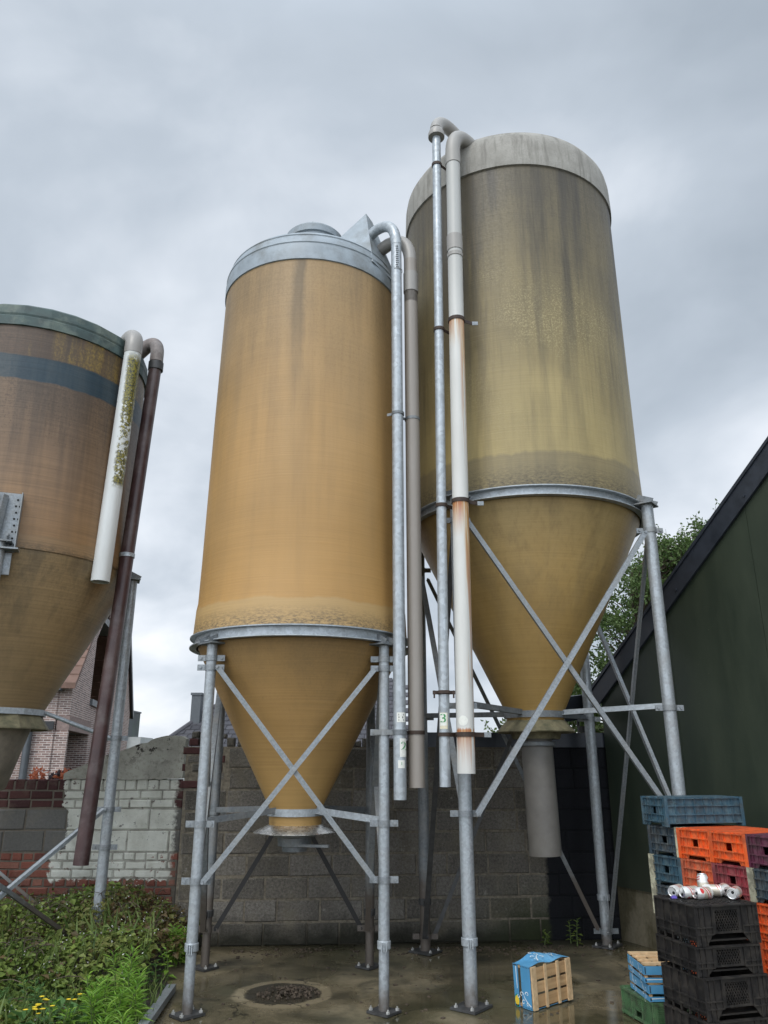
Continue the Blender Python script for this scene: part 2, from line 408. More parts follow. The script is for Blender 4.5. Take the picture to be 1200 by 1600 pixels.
M['brick_dark'] = painted('old_dark_brick', [(.055, .026, .026), (.085, .036, .033), (.065, .03, .03), (.1, .045, .04)])
M['block_p'] = painted('old_block', [(.12, .115, .105), (.15, .145, .135), (.135, .13, .12)])
M['mortar_p'] = painted('old_mortar', [(.14, .12, .1), (.16, .14, .11)], light=True)
def cement_mat():
    m = Mat('cement_render'); n = m.noise(28, 6, .72); n2 = m.noise(3.5, 5, .65)
    c = m.mix(m.rng(n2, .35, .7), (.42, .41, .355), (.28, .27, .23))
    c = m.mix(m.rng(n, .52, .7, 0, .55), c, (.13, .12, .10))
    z = m.sep()[2]
    pit = m.mul(m.rng(m.noise(9, 6, .72, loc=(0, 0, 3)), .565, .585), m.rng(z, 1.55, 1.75))
    c = m.mix(pit, c, (.035, .03, .026)); m.bump(n, .7, .012); return m.fin(c, .95, 0, .2)
M['cement'] = cement_mat()
def concrete_mat():
    m = Mat('wet_mossy_concrete'); xyz = m.sep(); x, y = xyz[0], xyz[1]
    n = m.noise(2.0, 6, .62, dist=.6); n2 = m.noise(26, 6, .72); n3 = m.noise(.9, 4, .55, loc=(3, 8, 0))
    c = m.ramp(n, [(.30, (.035, .031, .019)), (.44, (.095, .080, .048)), (.56, (.18, .148, .09)), (.75, (.27, .22, .14))])
    c = m.mix(m.rng(n2, .45, .7, 0, .55), c, m.mix(1, c, (.4, .4, .38), 'MULTIPLY'))
    c = m.mix(m.mul(m.rng(n3, .45, .65), .55), c, (.055, .055, .024))
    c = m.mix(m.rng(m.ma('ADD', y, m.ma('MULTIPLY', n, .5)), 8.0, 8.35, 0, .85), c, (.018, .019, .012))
    dx = m.ma('SUBTRACT', x, -.74); dy = m.ma('SUBTRACT', y, 6.44)
    d = m.ma('SQRT', m.ma('ADD', m.ma('MULTIPLY', dx, dx), m.ma('MULTIPLY', dy, dy)))
    d = m.ma('ADD', d, m.ma('MULTIPLY', m.ma('SUBTRACT', m.noise(5, 4, .6), .5), .10))
    ringm = m.mul(m.rng(d, .27, .285), m.rng(d, .375, .345))
    c = m.mix(m.mul(ringm, .85), c, (.30, .245, .155))
    c = m.mix(m.mul(m.rng(d, .285, .26), .85), c, (.03, .026, .02))
    ck = m.voro(1.3, 'DISTANCE_TO_EDGE', 'Distance', v=m.noise_warp(.35)); c = m.mix(m.mul(m.rng(ck, .008, .003), m.rng(m.noise(1.7, 2, .5, loc=(9, 3, 0)), .45, .55), .8), c, (.012, .012, .008))
    gr = m.noise(150, 2, .5); c = m.mix(m.rng(gr, .55, .75, 0, .5), c, m.mix(1, c, (1.9, 1.85, 1.7), 'MULTIPLY'))
    fleck = m.rng(m.noise(95, 2, .5), .735, .76)
    c = m.mix(m.mul(fleck, .7), c, (.35, .33, .27))
    pud = m.rng(m.ma('ADD', m.noise(1.15, 3, .5, loc=(1.3, 5.2, 0)), m.ma('MULTIPLY', n, .2)), .53, .62)
    box = m.mul(m.rng(x, .45, .75), m.rng(x, 1.75, 1.4), m.rng(y, 6.3, 6.0))
    pud = m.ma('MAXIMUM', pud, m.mul(box, m.rng(n, .35, .5)))
    m.bump(m.mix(pud, n2, .5), .35, .006)
    c = m.mix(m.mul(pud, .45), c, m.mix(1, c, (.5, .5, .5), 'MULTIPLY'))
    return m.fin(c, m.rng(pud, 0, 1, .62, .10), 0, .5)
M['concrete'] = concrete_mat()
M['soil'] = plain('dark_soil', (.035, .03, .02), .95, 0, .4, 20, bump=.5)
def field_mat():
    m = Mat('field_ground'); n = m.noise(.4, 6, .6); n2 = m.noise(8, 5, .7)
    c = m.mix(m.rng(n, .4, .6), (.035, .05, .018), (.07, .06, .035)); c = m.mix(m.rng(n2, .4, .7, 0, .5), c, (.02, .025, .012))
    return m.fin(c, .95, 0, .2)
M['field'] = field_mat()
def cladding_mat():
    m = Mat('dark_green_cladding'); n = m.noise(3, 6, .65, st=(1, 1, .3)); f = m.noise(60, 4, .7)
    c = m.mix(m.rng(n, .35, .7), (.024, .034, .024), (.040, .052, .034))
    c = m.mix(m.rng(f, .6, .75, 0, .3), c, (.08, .085, .06))
    v = m.voro(9, 'F1', 'Distance'); c = m.mix(m.rng(v, .035, .02, 0, .7), c, (.12, .13, .1))
    c = m.mix(m.rng(m.sep()[2], 1.2, .5, 0, .35), c, (.03, .028, .02))
    m.bump(n, .05, .004); return m.fin(c, m.rng(n, .3, .7, .38, .52), 0, .4)
M['clad'] = cladding_mat()
M['flash'] = plain('dark_flashing', (.028, .034, .046), .42, .1, .25, 6)
def plinth_mat():
    m = Mat('concrete_plinth'); n = m.noise(2.4, 6, .65, st=(1, 1, .5)); f = m.noise(40, 5, .7)
    c = m.ramp(n, [(.35, (.035, .034, .02)), (.5, (.085, .075, .045)), (.62, (.17, .15, .105))])
    c = m.mix(m.rng(f, .45, .7, 0, .4), c, m.mix(1, c, (.5, .5, .5), 'MULTIPLY')); m.bump(f, .4, .006)
    return m.fin(c, .85, 0, .3)
M['plinth'] = plinth_mat()

def plastic(name, col, fade=None, rough=.5, grime=.6):
    m = Mat(name); n = m.noise(8, 6, .68); s = m.noise(26, 5, .7, st=(1, 1, .25)); r = m.n('ShaderNodeObjectInfo').outputs['Random']
    c = m.mix(m.rng(n, .3, .7), tuple(k * .8 for k in col), tuple(min(1, k * 1.15) for k in col))
    c = m.mix(m.mul(m.rng(s, .45, .62), .6), c, fade or tuple(.5 * k + .12 for k in col))
    g = m.noise(18, 6, .72, loc=(4, 4, 1)); c = m.mix(m.mul(m.rng(g, .47, .60), grime), c, (.045, .038, .03)); sc_ = m.noise(55, 4, .8, st=(1, 1, .5)); c = m.mix(m.mul(m.rng(sc_, .62, .68), .5), c, tuple(min(1, .6 * k + .05) for k in (fade or (.3, .3, .3))))
    c = m.mix(m.mul(m.rng(m.noise(4, 4, .6, loc=(1, 9, 4)), .5, .65), .35), c, m.mix(1, c, (.5, .5, .5), 'MULTIPLY'))
    c = m.mix(1, c, m.comb3(m.rng(r, 0, 1, .82, 1.12)), 'MULTIPLY')
    m.bump(n, .12, .004); return m.fin(c, m.rng(g, .4, .7, rough, rough + .25), 0, .45)
M['teal'] = plastic('teal_plastic', (.035, .09, .13), (.12, .18, .20), grime=.45)
M['teal_dark'] = plastic('dark_teal_plastic', (.028, .05, .07), (.14, .15, .14))
M['cream'] = plastic('cream_plastic', (.52, .50, .36), (.40, .38, .28))
M['orange'] = plastic('orange_plastic', (.78, .105, .014), (.66, .17, .06), grime=.35)
M['orange_red'] = plastic('faded_orange_plastic', (.56, .10, .035), (.48, .20, .11), grime=.45)
M['maroon'] = plastic('maroon_plastic', (.30, .035, .05), (.36, .13, .12), grime=.45)
M['purple'] = plastic('purple_plastic', (.125, .022, .055), (.20, .08, .11))
M['darkred'] = plastic('dark_red_plastic', (.22, .02, .012), (.25, .08, .05))
M['black'] = plastic('black_plastic', (.010, .009, .009), (.030, .026, .024), .5)
M['green_crate'] = plastic('green_plastic', (.065, .15, .065), (.12, .2, .1))
M['violet'] = plain('violet_plastic', (.13, .09, .42), .4)
def wood_mat():
    m = Mat('thin_poplar_wood'); r = m.isl(); n = m.noise(3, 5, .6, st=(1, 12, 12)); b = m.noise(14, 4, .6)
    c = m.ramp(r, [(0, (.38, .235, .115)), (.5, (.52, .345, .18)), (1, (.45, .285, .14))])
    c = m.mix(m.rng(n, .4, .65, 0, .55), c, (.26, .15, .07)); c = m.mix(m.rng(b, .55, .75, 0, .5), c, (.2, .11, .05))
    m.bump(n, .2, .003); return m.fin(c, .75, 0, .3)
M['wood'] = wood_mat()
M['wood_pale'] = plain('pale_batten_wood', (.56, .40, .23), .8, 0, .2, 25, dirt=(.3, .19, .09), dk=.4)
M['wood_in'] = plain('raw_board_inside', (.14, .085, .045), .85)
M['blue_card'] = plain('printed_blue_board', (.075, .27, .47), .5, 0, .12, 6, dirt=(.22, .4, .52), dk=.4)
M['white_print'] = plain('white_print', (.72, .76, .76), .5, 0, .05, 40)
M['yellow_print'] = plain('yellow_print', (.72, .50, .04), .5, 0, .1, 20)
M['teal_print'] = plain('teal_print', (.01, .22, .16), .5, 0, .1, 20)
def can_mat():
    m = Mat('printed_can'); xyz = m.sep(); z = xyz[2]
    ang = m.ma('ARCTAN2', xyz[1], xyz[0])
    n = m.noise(40, 3, .6)
    c = m.mix(m.mul(m.rng(z, .02, .025), m.rng(z, .078, .07)), (.72, .71, .69), (.52, .47, .38))
    a2 = m.ma('ABSOLUTE', m.ma('ADD', ang, 1.2))
    bandz = m.ma('ABSOLUTE', m.ma('SUBTRACT', z, m.ma('ADD', .062, m.ma('MULTIPLY', ang, .012))))
    c = m.mix(m.rng(bandz, .010, .008), c, (.55, .03, .03))
    c = m.mix(m.rng(bandz, .004, .003), c, (.75, .74, .7))
    el = m.ma('ADD', m.ma('POWER', m.ma('DIVIDE', a2, .5), 2), m.ma('POWER', m.ma('DIVIDE', m.ma('SUBTRACT', z, .085), .012), 2))
    c = m.mix(m.rng(el, 1.1, .9), c, (.60, .04, .04))
    return m.fin(c, .3, .35, .5)
M['can'] = can_mat()
M['alu'] = plain('aluminium', (.75, .75, .75), .28, .9, .08, 30)
M['hole'] = plain('dark_opening', (.006, .006, .006), .8)

def house_brick():
    m = Mat('pale_mixed_brick'); u = m.n('ShaderNodeTexBrick'); xyz = m.sep()
    # wall runs along local x (gable) or y (eaves side): use whichever lies in the face
    nrm = m.sep(m.tc('Normal')); gx = m.ma('GREATER_THAN', m.ma('ABSOLUTE', nrm[0]), .7)
    uu = m.ma('ADD', m.mul(gx, xyz[1]), m.mul(m.ma('SUBTRACT', 1, gx), xyz[0]))
    cv = m.n('ShaderNodeCombineXYZ'); m.l(uu, cv.inputs[0]); m.l(xyz[2], cv.inputs[1])
    m.l(cv.outputs[0], u.inputs['Vector'])
    u.inputs['Scale'].default_value = 1; u.inputs['Brick Width'].default_value = .125; u.inputs['Row Height'].default_value = .0385
    u.inputs['Mortar Size'].default_value = .0052; u.inputs['Mortar Smooth'].default_value = .1; u.inputs['Bias'].default_value = -.1
    u.inputs['Color1'].default_value = (.36, .25, .22, 1); u.inputs['Color2'].default_value = (.12, .072, .068, 1)
    u.inputs['Mortar'].default_value = (.58, .53, .49, 1)
    n = m.noise(1.2, 5, .6); c = m.mix(m.rng(n, .4, .7, 0, .35), u.outputs[0], (.36, .29, .26))
    m.bump(u.outputs[1], -.4, .01); return m.fin(c, .9, 0, .2)
M['hbrick'] = house_brick()
M['lintel'] = plain('soldier_course', (.27, .20, .18), .9, 0, .25, 20)
M['zinc'] = plain('zinc_pipe', (.10, .11, .12), .5, .2, .15, 10)
M['dark_frame'] = plain('dark_frame', (.02, .021, .023), .4)
M['glass'] = plain('dark_window_glass', (.015, .018, .02), .08, 0, .1, 3)
def tile_mat(name, a, b):
    m = Mat(name); r = m.isl(); n = m.noise(9, 5, .65)
    c = m.mix(r, a, b); c = m.mix(m.rng(n, .45, .7, 0, .5), c, m.mix(1, c, (.5, .5, .5), 'MULTIPLY')); m.bump(n, .3, .01)
    return m.fin(c, .7, 0, .4)
M['tile_grey'] = tile_mat('grey_roof_tile', (.05, .05, .058), (.09, .087, .097))
M['tile_brown'] = tile_mat('brown_roof_tile', (.13, .075, .055), (.2, .12, .09))
M['slate'] = plain('slate_cladding', (.075, .083, .085), .7, 0, .3, 3, dirt=(.06, .10, .05), dk=.5)
M['pale_wall'] = plain('pale_render', (.42, .43, .42), .9, 0, .12, 3)

def leaf_mat(name, a, b, c2=None, tr=.35, rough=.5):
    m = Mat(name); r = m.isl(); n = m.noise(1.7, 3, .5)
    c = m.mix(r, a, b)
    if c2: c = m.mix(m.rng(n, .5, .68), c, c2)
    m.put(m.b.inputs['Transmission Weight'], 0)
    m.fin(c, rough, 0, .35)
    t = m.n('ShaderNodeBsdfTranslucent'); m.l(c, t.inputs[0]); x = m.n('ShaderNodeMixShader'); x.inputs[0].default_value = tr
    m.l(m.b.outputs[0], x.inputs[1]); m.l(t.outputs[0], x.inputs[2]); m.l(x.outputs[0], m.out.inputs[0])
    return m.m
M['bramble'] = leaf_mat('bramble_leaf', (.075, .125, .022), (.23, .30, .065), (.20, .20, .06))
M['bramble_dry'] = leaf_mat('bramble_leaf_bronze', (.10, .075, .032), (.17, .12, .05))
M['weed'] = leaf_mat('bright_weed_leaf', (.13, .28, .035), (.30, .47, .07))
M['dock'] = leaf_mat('broad_weed_leaf', (.05, .12, .03), (.10, .20, .06))
M['grass'] = leaf_mat('grass_blade', (.08, .14, .035), (.22, .28, .09))
M['tree_leaf'] = leaf_mat('tree_leaf', (.06, .11, .03), (.15, .22, .07), (.09, .13, .04))
M['red_leaf'] = leaf_mat('orange_red_leaf', (.42, .10, .045), (.55, .20, .10))
M['dark_leaf'] = leaf_mat('dark_purple_leaf', (.04, .03, .035), (.09, .07, .08))
M['petal_w'] = plain('white_petal', (.72, .72, .68), .6)
M['petal_y'] = plain('yellow_petal', (.75, .58, .03), .6)
M['bark'] = plain('bark', (.085, .065, .045), .9, 0, .4, 14, bump=.5)
M['stem'] = plain('green_stem', (.08, .12, .03), .7)
M['crumb'] = plain('spilled_feed', (.07, .052, .036), .95, 0, .55, 30, bump=.4)

# ------------------------------------------------------------------ setting: ground
def sheet(name, pts, z, m, label, cat):
    o = MB().add([(x, y, z) for x, y in pts], [tuple(range(len(pts)))]).build(name, m, smooth=False)
    return tag(o, label, cat, kind='structure')
sheet('ground', [(-220, -60), (220, -60), (220, 400), (-220, 400)], -.008, M['field'], 'dark field ground reaching away behind the yard wall', 'ground')
rnd = random.Random(4)
edge = [((-1.30 - .135 * (3.2 + k * .25 - 4.3) if 3.2 + k * .25 > 4.3 else -1.30) + .02 * math.sin(k * 1.7), 3.2 + k * .25) for k in range(19)]
pad = MB(); pts = [(9, 1.0), (9, 8.9), (-1.9, 8.9)] + [(x - (.12 if y > 6.9 else 0), y) for x, y in edge][::-1] + [(-1.3, 1.0)]
sheet('concrete_yard', pts, 0.0, M['concrete'], 'wet mossy concrete yard under the silos with a pale ring stain', 'yard floor')
sheet('soil_bed', [(-7, 1.0), (-1.2, 1.0), (-1.2, 8.9), (-7, 8.9)], -.004, M['soil'], 'dark soil bed overgrown with brambles left of the yard', 'soil')

# ------------------------------------------------------------------ grey block wall
th = R(4.6)
bw = empty('block_wall', (0, 8.08, 0), th)
tag(bw, 'grey concrete block wall behind the silos, blackened at its right end', 'wall')
rnd = random.Random(11); mb = MB()
H = .195; Wd = .405
inserts = [(-1.83, 1.46), (-1.62, 1.65), (-1.3, 1.46), (-.2, 1.46)]
for row in range(9):
    z0 = row * H; z1 = z0 + H - .012
    x = -1.93 - (Wd / 2 if row % 2 else 0) * .9
    while x < 2.42:
        w = Wd if rnd.random() > .12 else rnd.choice((.2, .3))
        a, b = max(x, -1.97 + (.05 if row % 2 else 0)), min(x + w - .012, 2.42)
        if row >= 7 and a < -1.55:          # the broken left end is patched with red brick
            a = max(a, -1.55)
        if b - a > .05:
            d = rnd.uniform(-.004, .006)
            mb.brick(a, b, z0 + rnd.uniform(0, .003), z1 - rnd.uniform(0, .003), d, .14, .009, 0, rnd)
        x += w
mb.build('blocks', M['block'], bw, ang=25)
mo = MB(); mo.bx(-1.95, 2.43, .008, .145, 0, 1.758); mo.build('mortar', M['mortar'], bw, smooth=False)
# red brick repair courses at the top left corner
rb = MB()
for c in range(6):
    z0 = 1.37 + c * .079
    x = -1.98 + (.05 if c % 2 else 0)
    while x < -1.58 - (c > 3) * .05:
        w = rnd.choice((.1, .2, .2)) ; b = min(x + w, -1.56)
        if b - x > .04: rb.brick(x, b - .01, z0, z0 + .068, rnd.uniform(-.006, .012), .13, .008, 0 if rnd.random() > .35 else 1, rnd)
        x += w
for (x, z) in ((-1.2, 1.42), (-1.2, 1.5), (-.98, 1.5)):
    rb.brick(x, x + .19, z, z + .068, -.008, .1, .008, 0, rnd)
# ragged top
for k in range(26):
    x = -1.9 + k * .085 + rnd.uniform(-.02, .02)
    rb.brick(x, x + rnd.uniform(.06, .1), 1.757 + (.08 if x < -1.6 else 0), 1.80 + rnd.uniform(0, .05) + (.07 if x < -1.6 else 0), rnd.uniform(0, .03), .13, .014, 1, rnd)
rb.build('brick_repair', [M['brick_dark'], M['block']], bw, ang=25)
lt = MB(); lt.bx(.25, 2.43, -.012, .16, 1.757, 1.90); lt.build('steel_lintel', M['flash'], bw, smooth=False)

# ------------------------------------------------------------------ old brick and limewashed wall on the left
WX, WY = -2.0, 8.22
ow = empty('outhouse_wall', (0, WY, 0)); tag(ow, 'old brick and block wall with a flaking white limewashed part', 'wall')
rnd = random.Random(5)
red, dark, blk = MB(), MB(), MB(); x0, x1 = -5.4, WX - .02
for c in range(10):
    z0 = c * .0775; x = x0 + (.1 if c % 2 else 0)
    while x < x1:
        w = .205 if (c % 3) else .11; b = min(x + w - .012, x1 - rnd.uniform(0, .05))
        if b - x > .03: red.brick(x, b, z0, z0 + .066, rnd.uniform(-.004, .006), .11, .009, 0, rnd)
        x += w
for c in range(2):
    z0 = .777 + c * .2; x = x0 + (.2 if c else 0)
    while x < x1:
        w = .41; b = min(x + w - .012, x1); blk.brick(x, b, z0, z0 + .187, rnd.uniform(-.003, .004), .11, .008, 0, rnd); x += w
for c in range(3):
    z0 = 1.179 + c * .084; x = x0 + (.1 if c % 2 else 0); top = (c == 2)
    while x < x1:
        w = .112 if top else (.22 if rnd.random() > .3 else .11); b = min(x + w - .012, x1)
        if b - x > .03: dark.brick(x, b, z0, z0 + (.10 if top else .072), rnd.uniform(-.004, .006), .11, .009, 0, rnd)
        x += w
red.build('red_brickwork', M['brick_red'], ow, ang=25); dark.build('dark_brickwork', M['brick_dark'], ow, ang=25); blk.build('blockwork', M['block_p'], ow, ang=25)
MB().bx(x0, x1 - .01, .009, .12, 0, 1.43).build('mortar', M['mortar_p'], ow, smooth=False)
def ragged(a, b, n, amp): return [(a[0] + (b[0] - a[0]) * k / n + rnd.uniform(-amp, amp), a[1] + (b[1] - a[1]) * k / n + rnd.uniform(-amp, amp)) for k in range(n + 1)]
poly = ragged((-3.22, 1.448), (-2.04, 1.45), 22, .010) + ragged((-2.03, 1.5), (-2.03, 1.84), 8, .008) + ragged((-2.06, 1.865), (-2.22, 1.87), 4, .006) + ragged((-2.26, 1.86), (-2.75, 1.70), 9, .012) + ragged((-2.8, 1.69), (-3.23, 1.50), 8, .012)
MB().prism(poly, -.022, .11, lambda u, v, d: (u, d, v)).build('cement_render', M['cement'], ow, smooth=False)

# ------------------------------------------------------------------ silos
def leg_set(parent, c, legs, rad, top, collars, matl=None, plate=True, old=()):
    for i, (x, y) in enumerate(legs):
        lx, ly = x - c[0], y - c[1]; ml = M['galv_old'] if i in old else M['galv_leg']
        mb = MB(); mb.tube([(lx, ly, .0), (lx, ly, .42)], rad * .92, 20, caps=True); mb.tube([(lx, ly, .40), (lx, ly, top)], rad, 20)
        lg = mb.build('leg', ml, parent)
        a = math.atan2(ly, lx); rot = Matrix.Rotation(a, 3, 'Z')
        pm = MB(); pm.box((lx, ly, .012), (rad * 4.6, rad * 4.0, .016), 0, rot)
        for sx, sy in ((1.9, 1.3), (-1.9, -1.3), (1.9, -1.3), (-1.9, 1.3)):
            p = rot @ Vector((sx * rad, sy * rad, 0)) + Vector((lx, ly, 0)); pm.tube([p + Vector((0, 0, .018)), p + Vector((0, 0, .032))], .014, 6, 1); pm.tube([p + Vector((0, 0, .03)), p + Vector((0, 0, .044))], .006, 6, 1)
        pm.build('base_plate', [M['steel_dark'], M['zinc_bolt']], lg)
        cm = MB(); cm.lathe([(rad + .003, .385), (rad + .008, .39), (rad + .008, .435), (rad + .003, .44)], 24, (lx, ly, 0))
        for k in (-.5, 0, .5): cm.box((lx + k * .03 + .0, ly - rad - .012, .405), (.007, .022, .055), 0)
        cm.build('splice_collar', M['galv'] if i not in old else M['steel_dark'], lg)
        # top bracket with wedge-shaped cheeks
        tb = MB(); r2 = math.hypot(lx, ly); u = Vector((lx / r2, ly / r2, 0)); v = Vector((-u.y, u.x, 0)); P = Vector((lx, ly, top))
        tb.bar(P + u * .07, P - u * .09, .19, .012, 0)
        for s in (-1, 1):
            tb.bar(P + v * s * .06 + Vector((0, 0, .01)) + u * .07, P + v * s * .05 - u * .06 + Vector((0, 0, .07)), .008, .05, 0)
        tb.build('top_bracket', M['galv_old'], lg)
        for h in collars[i]:
            cc = MB(); cc.lathe([(rad + .002, h - .022), (rad + .007, h - .022), (rad + .007, h + .022), (rad + .002, h + .022)], 24, (lx, ly, 0))
            tdir = Vector((1, .06, 0)) if abs(lx) > 0 else Vector((1, 0, 0))
            cc.box((lx + rad + .032, ly, h), (.062, .012, .044)); cc.box((lx - rad - .032, ly, h), (.062, .012, .044))
            for s in (-1, 1): cc.tube([(lx + s * (rad + .04), ly - .016, h), (lx + s * (rad + .04), ly + .016, h)], .011, 6)
            cc.build('brace_clamp', M['galv_clamp'] if i not in old else M['galv_old'], lg)

def brace(parent, c, p, q, m='galv_clamp', w=.037, nrm=(0, -1, 0)):
    p = Vector(p) - Vector((c[0], c[1], 0)); q = Vector(q) - Vector((c[0], c[1], 0))
    mb = MB().angle(p, q, w, .006, 0, nrm)
    for e in (p, q):
        n = Vector(nrm); mb.tube([e + n * .004, e + n * .014], .012, 6)
    return mb.build('brace', M[m], parent, smooth=False)

def ring_beam(parent, r, z, m='galv', h=.085, d=.055):
    pr = [(r, z), (r + d, z), (r + d, z + .008), (r + .012, z + .010), (r + .012, z + h - .01), (r + d, z + h - .008), (r + d, z + h), (r, z + h)]
    return MB().lathe(pr, 120, close=True).build('ring_beam', M[m], parent, ang=25)

# ---- silo with the tan shell
c1 = (-.70, 6.53)
S1 = empty('feed_silo', (c1[0], c1[1], 0)); tag(S1, 'clean tan fibreglass silo with blue-grey roof, standing in the middle', 'silo', 'farm feed silos')
MB().lathe([(.865, 2.575), (.896, 2.58), (.892, 2.62), (.882, 2.80), (.872, 2.86), (.865, 3.2), (.848, 4.5), (.824, 5.81)], 128).build('shell', M['fib1'], S1)
MB().lathe([(.855, 2.60), (.845, 2.49), (.21, 1.27), (.205, 1.14), (.18, 1.12)], 128).build('hopper_cone', M['cone1'], S1)
cap = MB().lathe([(.825, 5.79), (.836, 5.795), (.836, 5.90), (.826, 5.965), (.832, 5.975), (.818, 6.02), (.795, 6.065), (.80, 6.075), (.76, 6.12), (.70, 6.165), (.60, 6.24), (.45, 6.345), (.30, 6.42), (.0, 6.45)], 128).build('roof_cap', M['cap1'], S1)
MB().lathe([(.265, 6.40), (.265, 6.53), (.285, 6.535), (.29, 6.60), (.27, 6.625), (.0, 6.64)], 64).tube([(.0, -.22, 6.62), (.0, -.22, 6.66)], .012, 8).build('hatch', M['cap1'], cap)
ib = MB()   # inlet dormer on the roof shoulder where both pipes enter
A = Vector((.525, -.30, 6.70)); b = [Vector(p) for p in ((.22, -.30, 6.36), (.60, -.60, 5.93), (.86, -.22, 5.9), (.58, .12, 6.20), (.50, -.1, 6.2))]
A2 = A + Vector((.06, .10, -.02))
ib.add([b[0], b[1], b[2], b[3], A, A2], [(0, 1, 4), (1, 2, 5, 4), (2, 3, 5), (3, 0, 4, 5), (0, 3, 2, 1)])
ib.build('inlet_box', M['cap1'], cap, smooth=False)
ring_beam(S1, .862, 2.49)
legs1 = [(-1.31, 5.9), (0.0, 5.97), (-.12, 7.2), (-1.47, 7.15)]
cl1 = [(2.29, 2.36, 1.19, .82), (2.29, 2.36, 1.82, 1.19, .82), (2.29, .29, 1.2), (2.29, .29, 1.2)]
leg_set(S1, c1, legs1, .039, 2.47, cl1, old=(2, 3))
f = -.055
brace(S1, c1, (-1.25, 5.9 + f, 2.29), (-.06, 5.96 + f, .82)); brace(S1, c1, (-.06, 5.96 + f - .01, 2.29), (-1.25, 5.89 + f - .012, .82))
brace(S1, c1, (-1.40, 7.15, 2.29), (-.19, 7.2, .29), 'black_steel'); brace(S1, c1, (-.19, 7.19, 2.29), (-1.40, 7.14, .29), 'black_steel')
for (a, bq) in ((0, 3), (1, 2)):
    (ax, ay), (bx_, by) = legs1[a], legs1[bq]; s = 1
    brace(S1, c1, (ax + .0 * s, ay + .06, 2.25), (bx_, by - .06, .29), 'galv_old', .04, (1, 0, 0)); brace(S1, c1, (bx_ + .012, by - .06, 2.25), (ax + .012, ay + .06, .82), 'galv_old', .04, (1, 0, 0))
def strut(parent, c, r, z, leg, zl, m='galv'):
    d = Vector((leg[0] - c[0], leg[1] - c[1], 0)); u = d.normalized()
    return MB().angle(u * r + Vector((0, 0, z)), d - u * .045 + Vector((0, 0, zl)), .04, .005, 0, (0, 0, -1)).build('strut', M[m], parent, smooth=False)
for k, lg in enumerate(legs1): strut(S1, c1, .21, 1.235, lg, 1.19 if k < 2 else 1.2, 'galv' if k == 1 else 'galv_old')
MB().lathe([(.212, 1.21), (.222, 1.21), (.222, 1.265), (.212, 1.265)], 64, close=True).build('outlet_ring', M['galv'], S1)
MB().lathe([(.205, 1.145), (.27, 1.115), (.325, 1.092), (.325, 1.087), (.20, 1.138)], 64, close=True).build('rain_skirt', M['shiny'], S1)
v = MB().lathe([(.19, 1.12), (.17, 1.06), (.135, 1.05), (.13, .99), (.10, .985), (.095, .95), (.0, .95)], 40)
v.bar((.0, -.1, 1.0), (.28, -.16, 1.0), .03, .02); v.build('outlet_valve', M['galv_old'], S1)

def pipe_clamp(parent, x, y, z, r, tail=None, m='rust', h=.022):
    mb = MB().lathe([(r + .001, z - h), (r + .007, z - h), (r + .007, z + h), (r + .001, z + h)], 28, (x, y, 0))
    if tail:
        for t in tail: mb.bar((x + (r if t[0] > x else -r) * .9, y, z), (t[0], t[1], z), .006, h * 2)
    return mb.build('clamp', M[m], parent)
def sticker(parent, x, y, z, r, a0, w, h, m='white_sticker', txt=None, tsize=.05, tm='green_print', bars=0, round_=False, name='sticker'):
    """label wrapped on a pipe of radius r; a0 = middle angle, 0 faces -y, positive towards +x"""
    def P(u, v, e): a = a0 + u / r; return (x + (r + e) * math.sin(a), y - (r + e) * math.cos(a), z + v)
    mb = MB()
    if round_:
        n = 28; vs = [P(0, 0, .0012)] + [P(w / 2 * math.cos(2 * math.pi * k / n), w / 2 * math.sin(2 * math.pi * k / n), .0012) for k in range(n)]
        vs += [P(w / 4 * math.cos(2 * math.pi * k / n), w / 4 * math.sin(2 * math.pi * k / n), .0012) for k in range(n)]
        fs = [(0, n + 1 + k, n + 1 + (k + 1) % n) for k in range(n)] + [(1 + k, 1 + (k + 1) % n, n + 1 + (k + 1) % n, n + 1 + k) for k in range(n)]
        mb.add(vs, fs, 0)
    else:
        n = 8; vs = [P(w * (k / n - .5), s * h / 2, .0012) for s in (-1, 1) for k in range(n + 1)]
        mb.add(vs, [(k, k + 1, k + n + 2, k + n + 1) for k in range(n)], 0)
    if txt:
        vs, fs = text_tris(txt, tsize); mb.add([P(p[0] * 1.25, p[1] + h * .06, .0028) for p in vs], fs, 1)
    for k in range(bars):
        zz = h * (.28 - .28 * k); mb.add([P(-w * .3, zz - .006, .0028), P(w * (.28 - .1 * (k % 2)), zz - .006, .0028), P(w * (.28 - .1 * (k % 2)), zz + .006, .0028), P(-w * .3, zz + .006, .0028)], [(0, 1, 2, 3)], 1)
    return mb.build(name, [M[m], M[tm]], parent, smooth=False, fix=False)

